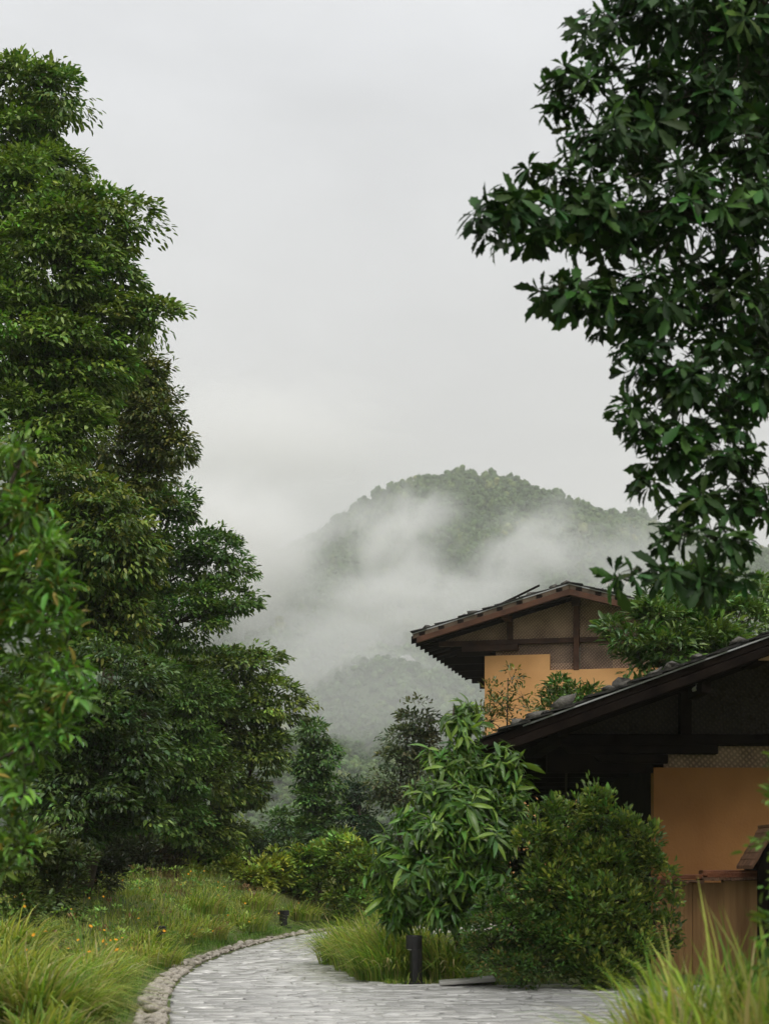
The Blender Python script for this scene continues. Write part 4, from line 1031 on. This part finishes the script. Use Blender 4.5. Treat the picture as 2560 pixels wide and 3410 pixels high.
# shrubs
def shrub(label, clumps, seed, base, col, dens=26, m=15, pr=.17, leaf=.075, young_lit=None, yf=0., name='shrub', tpl=LEAF2, group=None, twigs=.35, r0=.035, mat='leaf_gloss', droop=.05, inner=.25, rmin=.6, splay=1.0, flat=.9, ground_fill=False):
    if ground_fill:
        zg = float(gz(*base)); lowc = min(clumps, key=lambda c: c[0][2]); zl = lowc[0][2] - lowc[1][2] * .4
        rx = max(c[1][0] for c in clumps) * 1.15
        if zl > zg + .08: clumps = clumps + [(np.array((base[0], base[1] - .1, (zg + zl) / 2)), (rx, rx * .8, (zl - zg) / 2 * 1.15 + .08))]
    return tree(name, label, 'shrub', clumps, seed, dens, m, pr, leaf, base, r0, col, young_lit, yf, tpl=tpl, mat=mat, droop=droop, flat=flat, group=group, twigs=twigs, inner=inner, rmin=rmin, r_tw=.003, crown='foliage', trunk='stem', splay=splay)
shrub('olive small-leaved bush with upright sprigs before the ochre house corner',
      [CL(590, 838, 20.8, 18, 18), CL(560, 850, 20.8, 22, 20), CL(602, 865, 20.6, 32, 24), CL(634, 868, 20.8, 13, 22), CL(556, 882, 20.5, 30, 24), CL(600, 905, 20.4, 40, 30), CL(640, 905, 20.6, 20, 22), CL(580, 940, 20.3, 40, 28), CL(628, 945, 20.4, 26, 28), CL(596, 972, 20.3, 42, 18), CL(655, 925, 20.6, 14, 10)]
      + [CL(px_ + (px_ - 595) * .1, py_ - 6, 20.5, r_ * 1.1, r_ * 2.5) for px_, py_, r_ in ((592, 812, 6), (578, 820, 5), (606, 822, 6), (556, 824, 7), (541, 838, 6), (530, 850, 5), (630, 842, 7), (645, 852, 6), (660, 885, 5), (620, 835, 5), (567, 815, 4), (648, 870, 5), (614, 842, 5))]
      + [CL(px_ + 4, py_, 20.5, r_ * 2.2, r_) for px_, py_, r_ in ((668, 912, 5), (658, 948, 6), (672, 895, 4), (664, 930, 5))],
      41, (2.6, 20.9), (0.115, 0.195, 0.036), dens=62, m=22, pr=.1, leaf=.08, young_lit=(0.36, 0.4, 0.075), yf=.3, name='evergreen_bush', droop=-.45, flat=1.8, rmin=.5, inner=.14)  # pale new leaves, their share raised to paint in leaf highlights
shrub('fine-leaved deep green shrub left of the olive bush above the stone slab',
      [CL(540, 905, 20.4, 24, 22), CL(518, 925, 20.3, 34, 24), CL(490, 948, 20.4, 28, 22), CL(545, 945, 20.2, 34, 24), CL(520, 968, 20.2, 44, 18), CL(500, 905, 20.6, 18, 15), CL(480, 925, 20.5, 12, 10), CL(468, 945, 20.5, 9, 9), CL(512, 886, 20.6, 9, 10), CL(530, 880, 20.6, 8, 9)],
      47, (1.75, 20.7), (0.085, 0.165, 0.034), dens=54, m=26, pr=.12, leaf=.06, young_lit=(0.26, 0.2, 0.06), yf=.12, name='leafy_shrub', droop=.05, flat=.7, rmin=.5, inner=.15)
shrub('slender sapling with sprays of small leaves in front of the upper ochre wall', [CL(511, 678, 30, 8, 14), CL(498, 692, 30, 14, 9), CL(522, 696, 30, 14, 9), CL(503, 708, 30, 20, 10), CL(530, 712, 30, 14, 8), CL(490, 722, 30, 24, 12), CL(475, 728, 30, 14, 12)],
      42, (2.4, 30.2), (0.12, 0.14, 0.035), dens=16, m=14, pr=.2, leaf=.085, young_lit=(.2, .15, .04), yf=.15, name='sapling', twigs=.8, rmin=.3)
shrub('leafy shrub peeking over the near roof below the upper house wall', [CL(562, 690, 26.5, 15, 10), CL(580, 698, 26.5, 20, 12), CL(556, 705, 26.5, 14, 12), CL(600, 702, 26.5, 16, 8), CL(575, 712, 26.5, 30, 10)],
      43, (3.1, 26.8), (0.1, 0.18, 0.045), dens=26, m=26, pr=.18, leaf=.105, young_lit=(.15, .2, .06), yf=.2, tpl=LEAF4)
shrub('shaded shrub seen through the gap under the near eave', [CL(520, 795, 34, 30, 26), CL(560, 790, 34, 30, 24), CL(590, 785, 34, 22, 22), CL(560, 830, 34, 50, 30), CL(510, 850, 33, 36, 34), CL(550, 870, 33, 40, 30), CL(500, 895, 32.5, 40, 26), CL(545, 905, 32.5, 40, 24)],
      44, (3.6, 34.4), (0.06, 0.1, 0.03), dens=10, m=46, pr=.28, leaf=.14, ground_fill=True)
hedge = [(186, 868, 43.5, 9, 12), (200, 872, 43, 8, 9), (219, 858, 44, 11, 19), (234, 868, 43.5, 9, 11), (262, 872, 42.5, 10, 10), (276, 866, 43, 11, 14), (298, 862, 43.5, 14, 17), (318, 860, 43.5, 15, 18), (340, 856, 43, 17, 22), (362, 862, 42.5, 18, 22), (176, 874, 42.5, 7, 7), (248, 876, 42, 7, 7)]
hl = ['yellow-green shrub just right of the dark fence posts', 'tiny yellow-green shrub second in the meadow row', 'tallest slim yellow-green shrub in the meadow row', 'small shrub right of the tallest slim one in the meadow row', 'low round shrub left of centre in the meadow row',
      'loose yellowish shrub right of the bare tallest post', 'mid sized leafy shrub near the short fence post', 'full green shrub just beyond the short fence post', 'large green shrub second from the drooping tree', 'largest green shrub touching the drooping tree', 'little yellow-green shrub leftmost of the meadow row', 'little low shrub before the bare tallest post']
for i, (px, py, Y, rx, rz) in enumerate(hedge):
    Y -= 1.8; rx *= 1.15; rz *= 1.1
    yg = i in (0, 1, 3, 4, 5, 10, 11)
    shrub(hl[i], [CL(px, py, Y, rx, rz), CL(px - rx * .5, py + rz * .4, Y - .1, rx * .7, rz * .6), CL(px + rx * .5, py + rz * .3, Y, rx * .7, rz * .65)], 50 + i, ((px - PX0) / FPX * Y, Y), (0.25, 0.32, 0.045) if yg else (0.16, 0.27, 0.045), dens=13, m=26, pr=.2, leaf=.14, young_lit=(.34, .36, .05), yf=.2, group='shrubs along the end of the meadow', r0=.02, ground_fill=True, twigs=.5, rmin=.35)
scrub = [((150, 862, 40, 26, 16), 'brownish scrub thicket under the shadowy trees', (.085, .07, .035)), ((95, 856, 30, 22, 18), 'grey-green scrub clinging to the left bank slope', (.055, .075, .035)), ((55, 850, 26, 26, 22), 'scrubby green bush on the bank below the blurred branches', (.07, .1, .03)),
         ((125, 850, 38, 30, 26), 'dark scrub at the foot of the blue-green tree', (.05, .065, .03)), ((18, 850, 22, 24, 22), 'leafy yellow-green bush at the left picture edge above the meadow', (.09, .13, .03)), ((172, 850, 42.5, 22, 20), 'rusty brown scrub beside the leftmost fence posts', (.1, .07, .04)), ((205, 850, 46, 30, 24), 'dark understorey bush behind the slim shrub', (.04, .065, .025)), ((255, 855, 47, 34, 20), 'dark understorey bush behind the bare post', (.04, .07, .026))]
for i, ((px, py, Y, rx, rz), lb, c) in enumerate(scrub):
    s = Y / FPX; X = (px - PX0) * s
    shrub(lb, [CL(px, py, Y, rx, rz), CL(px - rx * .6, py + rz * .35, Y, rx * .7, rz * .7), CL(px + rx * .65, py + rz * .4, Y, rx * .7, rz * .6)], 70 + i, (X, Y + .2), c, dens=14 if Y > 30 else 20, m=36, pr=.2, leaf=.1, name='scrub_bush', r0=.02, ground_fill=True, twigs=.3, rmin=.4, mat='leaf')
tree('pinnate_tree', 'bright small-leaved branches of a nearer tree poking in at the right picture edge', 'tree',
     [CL(778, 800, 9, 5, 6), CL(796, 770, 9, 12, 12), CL(781, 850, 9, 6, 7), CL(782, 930, 9, 12, 10), CL(796, 890, 9, 12, 14), CL(784, 965, 9, 16, 16),
      CL(850, 850, 9.4, 60, 90), CL(900, 700, 9.6, 90, 100), CL(860, 560, 9.8, 70, 80), CL(980, 600, 10, 90, 110), CL(980, 450, 10.2, 110, 110), CL(1100, 700, 10, 110, 150), CL(900, 650, 12.5, 70, 90), CL(1000, 500, 13, 90, 110)],
     90, 30, 22, .15, .07, (3.4, 9.9), .09, (0.13, 0.24, 0.035), tpl=LEAF2, droop=.2, twigs=.15, r_tw=.003, rmin=.4)

tree('added_shade_tree', 'unseen broad dark tree added beyond the right edge to shade the near house', 'tree',
     [(np.array((7.0, 18.0, 4.6)), (1.8, 2.0, 2.4)), (np.array((8.2, 15.0, 4.2)), (2.2, 2.2, 2.6)), (np.array((7.2, 16.5, 8.0)), (1.6, 2.2, 1.8)), (np.array((9.6, 19.5, 6.0)), (2.2, 2.4, 2.6)), (np.array((8.6, 11.5, 6.0)), (2.2, 2.4, 2.6)), (np.array((8.6, 15.0, 10.0)), (2.6, 3.0, 2.2))],
     92, 12, 16, .45, .34, (8.4, 16.4), .2, (0.05, 0.11, 0.028), tpl=LEAF2, droop=.4, twigs=.1)  # unseen tree, added only to darken the near house wall

# ------------------------------------------------------------------ grasses
def blades(g, base, H_, az, bend, width, col, nseg=4):
    n = len(base); t = np.linspace(0, 1, nseg + 1)
    h = np.stack([np.cos(az), np.sin(az), np.zeros(n)], 1); side = np.stack([-np.sin(az + g.normal(0, .6, n)), np.cos(az), np.zeros(n)], 1); side = nrm(side)
    T = t[None, :, None]
    bd = bend[:, None, None]
    P_ = base[:, None, :] + h[:, None, :] * (H_[:, None, None] * bd * (T ** 1.9) * .95) + np.array((0, 0, 1.0)) * (H_[:, None, None] * (T - .62 * np.clip(bd, 0, 1.5) * T ** 2.6))
    wv = (np.array([.75, 1.0, .9, .62, 0]) if nseg == 4 else np.linspace(1, 0, nseg + 1))[None, :, None] * width[:, None, None]
    Lf = P_ - side[:, None, :] * wv / 2; Rt = P_ + side[:, None, :] * wv / 2
    k = nseg + 1
    V = np.concatenate([Lf, Rt], 1).reshape(-1, 3)
    F = np.array([(i, k + i, k + i + 1, i + 1) for i in range(nseg)])
    F = (F[None] + (np.arange(n) * 2 * k)[:, None, None]).reshape(-1, 4)
    cc = np.repeat(col, 2 * k, 0)
    return V, F, cc

def grass_cols(g, n, kind=0):
    base = np.array([(.27, .38, .055), (.43, .46, .11), (.15, .28, .04), (.50, .41, .2), (.36, .42, .085)])
    pr = [[.3, .2, .24, .13, .13], [.26, .27, .14, .18, .15], [.25, .12, .44, .08, .11]][kind]
    c = base[g.choice(5, n, p=pr)] * np.exp(g.normal(0, .3, (n, 1)))
    return np.clip(c, .01, .6)

def tussock(label, x, y, n, H_, spread, width, seed, kind=0, lean=(0, 0), group=None, bend=(.35, 1.15), z=None, name='grass_tussock'):
    g = np.random.default_rng(seed)
    z0 = float(gz(x, y)) if z is None else z
    r = spread * np.sqrt(g.random(n)); a = g.uniform(0, 6.28, n)
    base = np.stack([r * np.cos(a), r * np.sin(a), np.zeros(n)], 1)
    az = np.arctan2(np.sin(a) * (r / spread) + lean[1] + g.normal(0, .35, n), np.cos(a) * (r / spread) + lean[0] + g.normal(0, .35, n))
    bd = g.uniform(*bend, n) * (.55 + .6 * r / spread); hh = H_ * np.exp(g.normal(-.12, .22, n))
    V, F, C = blades(g, base, hh, az, bd, width * np.exp(g.normal(0, .2, n)), grass_cols(g, n, kind))
    o = link(name, mesh_np(name, V, F, C, smooth=True), M['grass']); o.location = (x, y, z0 - .02)
    return tag(o, label, 'grass', group)
# left foreground bank
fl = [(-2.95, 13.6, 700, .95, .34, 'tall foreground grass tussock with upright blades left of the path'), (-3.35, 15.2, 620, .95, .34, 'tall arching grass tussock behind the foreground one at left'), (-2.62, 12.4, 420, .62, .28, 'blurred grass tussock in the bottom left corner'), (-3.6, 13.3, 500, .8, .35, 'grass tussock cut by the left picture edge'),
      (-3.1, 16.9, 560, .82, .32, 'grass tussock arching toward the cobble border'), (-4.0, 17.0, 500, .8, .4, 'pale grass tussock at the left edge of the meadow'), (-3.5, 18.9, 540, .8, .32, 'pale plumed grass tussock beside the half hidden bollard'), (-4.6, 19.5, 480, .75, .42, 'feathery grass tussock deeper in the left meadow'), (-2.75, 14.6, 480, .7, .26, 'low grass tussock drooping over the cobbles')]
for i, (x, y, n, h, sp, lb) in enumerate(fl):
    tussock(lb, x, y, n, h * .86, sp, .02, 200 + i, kind=1 if i in (6, 7, 5) else 0, lean=(.35, -.1))
ml = ['first', 'second', 'third', 'fourth', 'fifth', 'sixth', 'seventh', 'eighth', 'ninth', 'tenth', 'eleventh', 'twelfth']
mpos = [(-3.75, 21.5, .62), (-3.55, 24.2, .66), (-4.0, 26.4, .7), (-3.9, 29.3, .75), (-3.6, 31.5, .8), (-3.9, 34.0, .8), (-3.1, 35.4, .8), (-3.1, 38.2, .8), (-2.1, 40.0, .8), (-1.2, 41.6, .8), (-0.1, 43.3, .8), (-2.6, 42.0, .75)]
for i, (x, y, h) in enumerate(mpos):
    tussock('%s grass tussock counting along the outer path edge from the near end' % ml[i], x, y, 420, h * .78, .5, .018, 230 + i, kind=1 if i % 3 == 1 else 0, lean=(.3, -.3), group='tussocks along the outer path edge')
# right mound
mr_ = [(-.55, 25.4, .85, .5, 'grass tussock hiding the far bend of the path'), (-.25, 23.8, .95, .5, 'arching grass tussock leaning over the path on the right mound'), (.15, 22.6, 1.0, .45, 'tall grass tussock with upright blades behind the near bollard'), (.0, 21.7, .7, .4, 'low grass tussock left of the near bollard'), (.75, 21.7, .75, .35, 'sparse grass tussock right of the near bollard'), (.4, 24.2, 1.05, .5, 'tall grass tussock under the drooping leaf tree'), (-.35, 27.5, .8, .5, 'grass tussock at the back of the right mound')]
for i, (x, y, h, sp, lb) in enumerate(mr_):
    tussock(lb, x, y, 620, h, sp, .018, 260 + i, kind=[2, 1, 0, 2, 2, 0, 2][i], lean=(-.45, -.35), z=.03)
tussock('small spiky grass tuft behind the flat stone slab', 1.1, 21.1, 60, .45, .1, .02, 280, kind=2, z=.0)
# right foreground reeds
fr = [(2.25, 9.8, 480, .95, .3, 'blurred tall reed clump in the bottom right corner'), (1.78, 9.6, 380, .85, .26, 'shorter blurred reed clump left of the tall one'), (2.55, 10.4, 460, 1.0, .32, 'dense blurred reed clump at the right picture edge'), (2.1, 10.9, 380, .9, .28, 'thin reed clump behind the tall blurred one'), (2.05, 9.0, 420, .85, .28, 'lowest blurred reed clump at the bottom edge'), (1.85, 10.4, 340, .8, .26, 'low arching reed clump toward the forecourt'), (2.4, 9.1, 260, 1.0, .28, 'reed clump cut by the lower right corner')]
for i, (x, y, n, h, sp, lb) in enumerate(fr):
    tussock(lb, x, y, n, h * 1.12, sp, .026, 290 + i, kind=i % 3, name='reed_clump', bend=(.15, 1.0), z=-.02)

# meadow turf: uncountable short grass
def meadow(n, seed):
    g = np.random.default_rng(seed)
    y = 12 + 36 * g.random(n) ** .75; x = path_left(y) - .42 + .2 * sstep(36, 44, y) - (g.random(n) ** 1.2) * (y * .27 - 1.6)
    y2 = y
    z = gz(x, y2)
    d = left_dist(x, y2)
    k = d > .24
    x, y2, z = x[k], y2[k], z[k]; m_ = len(x)
    patch = fbm(x, y2, 1.6, 77, 3)
    h = np.interp(y2, [12, 48], [.2, .26]) * np.exp(g.normal(0, .35, m_)) * (1 + .5 * np.clip(patch, -.5, 1))
    c = grass_cols(g, m_, 0) * np.where(patch > .2, 1.0, .8)[:, None]
    br = (fbm(x, y2, .9, 31, 3) > .75); c[br] = np.array((.17, .12, .05)) * np.exp(g.normal(0, .25, (br.sum(), 1)))
    fr_ = left_dist(x, y2) < 1.1; c[fr_] = np.array((.12, .23, .035)) * np.exp(g.normal(0, .2, (fr_.sum(), 1))); h[fr_] *= .55
    V, F, C = blades(g, np.stack([x, y2, z - .01], 1), h, g.uniform(0, 6.28, m_), g.uniform(.2, 1.1, m_), np.interp(y2, [12, 48], [.009, .02]), c, 2)
    return mesh_np('meadow_grass', V, F, C)
o = link('meadow_grass', meadow(46000, 5), M['grass']); tag(o, 'short meadow grass over the terraced bank', kind='stuff')
def weeds(n, seed):
    g = np.random.default_rng(seed)
    y = 13 + 33 * g.random(n) ** .8; x = path_left(y) - .6 - g.random(n) ** 1.1 * (y * .24 - 1.2)
    k = left_dist(x, y) > .5; x, y = x[k], y[k]
    Pc = np.stack([x, y, gz(x, y) + g.uniform(.06, .26, len(x))], 1); Oc = np.tile((0, 0, 1.0), (len(x), 1))
    P_, A, Nn, S, pid = puff_leaves(Pc, Oc, g, 16, .11, .8, .1, .065, splay=1.0)
    C = colours(g, len(P_), (.19, .29, .055), pid=pid, pvar=.4)
    br = (g.random(pid.max() + 1) < .15)[pid]; C[br] = np.array((.28, .17, .08)) * np.exp(g.normal(0, .25, (br.sum(), 1)))
    return leaves_mesh('meadow_weeds', LEAF2, P_, A, Nn, S, C)
o = link('meadow_weeds', weeds(1100, 8), M['leaf']); tag(o, 'low leafy weeds and dry stalks mixed through the meadow', kind='stuff')
def turf_right(n, seed):
    g = np.random.default_rng(seed)
    y = g.uniform(20.9, 27, n); xr = path_right(y); x = xr - .1 + g.random(n) ** 1.7 * 2.4
    h = .16 * np.exp(g.normal(0, .4, n))
    V, F, C = blades(g, np.stack([x, y, np.full(n, -.03)], 1), h, g.uniform(0, 6.28, n), g.uniform(.2, 1.1, n), np.full(n, .012), grass_cols(g, n, 2), 2)
    return mesh_np('verge_grass', V, F, C)
o = link('verge_grass', turf_right(9000, 6), M['grass']); tag(o, 'short grass on the inner verge under the bushes', kind='stuff')
m_ = MB(); 
vy = np.linspace(20.65, 41, 60); V = []; F = []
for i, yy in enumerate(vy):
    xr = float(path_right(np.array(yy))) + .03; V += [(xr, yy, .004), (xr + 1.2, yy, .03), (14, yy, .03)]
    if i: F += [(3 * i - 3, 3 * i - 2, 3 * i + 1, 3 * i), (3 * i - 2, 3 * i - 1, 3 * i + 2, 3 * i + 1)]
tag(link('verge', mesh_np('verge', np.array(V), np.array(F), smooth=True), M['soil']), 'soil of the planted inner verge beside the path', kind='structure')

# orange wildflowers
fm = MB()
for k in range(7):
    t0 = 2 * math.pi * k / 7; r = 1.0
    c0, s0 = math.cos(t0), math.sin(t0)
    fm.add([(0, 0, 0), (c0 * .6 - s0 * .3, s0 * .6 + c0 * .3, .22), (c0 * 1.0, s0 * 1.0, .1), (c0 * .6 + s0 * .3, s0 * .6 - c0 * .3, .22)], [(0, 3, 2, 1)])
fme = fm.mesh('petals'); fme.materials.append(M['flower'])
sm = MB(); sm.tube([(0, 0, 0), (.03, 0, -5), (0, 0, -10)], [.07, .08, .09], 4); sme = sm.mesh('stem'); sme.materials.append(M['grass'])
a = sme.color_attributes.new('Col', 'FLOAT_COLOR', 'POINT'); a.data.foreach_set('color', np.tile((.09, .16, .03, 1), len(sme.vertices)).astype(np.float32))
g = np.random.default_rng(12)
fl_pts = []
for _ in range(34):
    y = g.uniform(15, 40); x = (g.uniform(0, 130) - PX0) / FPX * y
    if x < float(path_left(y)) - .5: fl_pts.append(np.array((x, y, float(gz(x, y)) + g.uniform(.3, .6) * (1.4 if y < 20 else 1))))
for _ in range(48):
    y = g.uniform(22, 40); x = float(path_left(y)) - g.uniform(.5, 3.2) ; fl_pts.append(np.array((x, y, float(gz(x, y)) + g.uniform(.2, .5))))
for p in fl_pts:
    zg = float(gz(p[0], p[1])); hgt = max(p[2] - zg, .15)
    s = g.uniform(.018, .03)
    o = empty('wildflower', (p[0], p[1], zg)); tag(o, 'small orange-yellow wildflower dotted in the meadow grass', 'flower', 'orange wildflowers in the meadow')
    q = link('petals', fme, None, o); q.location = (0, 0, hgt); q.scale = (s, s, s); q.rotation_euler = (g.uniform(.2, 1.2), 0, g.uniform(-.8, .8))
    q = link('stem', sme, None, o); q.location = (0, 0, hgt - .004); q.scale = (s, s, hgt / 10)

# ------------------------------------------------------------------ haze and drifting mist
m_ = MB(); m_.box(-5300, 5300, -450, 6100, -70, 640)
haze = m_.build('haze', None)
mt, nt, out = new_mat('haze_air')
pv = nt.nodes.new('ShaderNodeVolumePrincipled'); pv.inputs['Color'].default_value = (0.95, 0.945, 0.93, 1); pv.inputs['Density'].default_value = 0.00027
pv.inputs['Anisotropy'].default_value = 0.0
nt.links.new(pv.outputs[0], out.inputs['Volume'])
haze.data.materials.append(mt); tag(haze, 'thin pale haze filling the valley air', kind='stuff')

def mist(px, py, Y, rx, rz, ry, dens, seed, label, tilt=0.0, nsc=2.3, thr=1.4):
    s = Y / FPX
    V, F = blob(seed, 3, .0, 5000)
    me = mesh_np('mist_bank', V, F)
    o = link('mist_bank', me); o.location = at(px, py, Y); o.scale = (rx * s, ry, rz * s); o.rotation_euler = (0, tilt, 0)
    mt, nt, out = new_mat('mist'); N, L = nt.nodes, nt.links
    tcn = N.new('ShaderNodeTexCoord')
    ln = N.new('ShaderNodeVectorMath'); ln.operation = 'LENGTH'; L.new(tcn.outputs['Object'], ln.inputs[0])
    fall = N.new('ShaderNodeMapRange'); fall.interpolation_type = 'SMOOTHSTEP'; fall.inputs[1].default_value = 1.0; fall.inputs[2].default_value = .15; L.new(ln.outputs['Value'], fall.inputs[0])
    ad = N.new('ShaderNodeVectorMath'); ad.operation = 'ADD'; ad.inputs[1].default_value = (seed * 3.7, seed * 1.3, 0); L.new(tcn.outputs['Object'], ad.inputs[0])
    n1 = N.new('ShaderNodeTexNoise'); n1.inputs['Scale'].default_value = nsc; n1.inputs['Detail'].default_value = 7; n1.inputs['Roughness'].default_value = .62; n1.inputs['Distortion'].default_value = .9
    L.new(ad.outputs[0], n1.inputs['Vector'])
    # noise eats into the soft ellipsoid, leaving wisps
    sc_ = N.new('ShaderNodeMath'); sc_.operation = 'MULTIPLY'; sc_.inputs[1].default_value = 2.4; L.new(n1.outputs[0], sc_.inputs[0])
    su = N.new('ShaderNodeMath'); su.operation = 'MULTIPLY_ADD'; su.inputs[1].default_value = .8; L.new(fall.outputs[0], su.inputs[0]); L.new(sc_.outputs[0], su.inputs[2])
    r = N.new('ShaderNodeMapRange'); r.interpolation_type = 'SMOOTHSTEP'; r.inputs[1].default_value = thr; r.inputs[2].default_value = thr + .95; r.inputs[3].default_value = 0; r.inputs[4].default_value = dens; L.new(su.outputs[0], r.inputs[0])
    mm = N.new('ShaderNodeMath'); mm.operation = 'MULTIPLY'; L.new(r.outputs[0], mm.inputs[0]); L.new(fall.outputs[0], mm.inputs[1])
    pv = N.new('ShaderNodeVolumePrincipled'); pv.inputs['Color'].default_value = (.995, .992, .985, 1); pv.inputs['Anisotropy'].default_value = 0.1
    L.new(mm.outputs[0], pv.inputs['Density']); L.new(pv.outputs[0], out.inputs['Volume'])
    me.materials.append(mt)
    tag(o, label, kind='stuff'); return o
mist(220, 560, 880, 175, 140, 36.0, 0.095, 1, 'thick mist bank filling the valley left of the hill', thr=1.02)
mist(240, 455, 1300, 300, 130, 76.5, 0.0304, 2, 'low grey cloud hiding the farther mountain', thr=1.1)
mist(400, 550, 850, 110, 130, 22.5, 0.114, 3, 'white wisp rising in front of the hill below its left shoulder', .5)
mist(520, 560, 840, 140, 85, 22.5, 0.1045, 4, 'white wisp drifting across the middle of the hill', -.55)
mist(420, 610, 800, 240, 75, 22.5, 0.0855, 5, 'broad mist band lying across the lower hill', thr=1.22)
mist(640, 570, 860, 160, 85, 24.8, 0.0418, 6, 'thin mist veil on the right flank of the hill', thr=1.25)
mist(330, 665, 720, 190, 80, 22.5, 0.0475, 7, 'faint trailing mist above the lower slope', thr=1.22)
mist(315, 515, 1120, 120, 85, 27.0, 0.038, 8, 'mist curling round the left end of the ridge', thr=1.25)
mist(370, 715, 620, 330, 150, 27.0, 0.019, 9, 'faint veil of mist over the wooded lower slope', thr=.7)
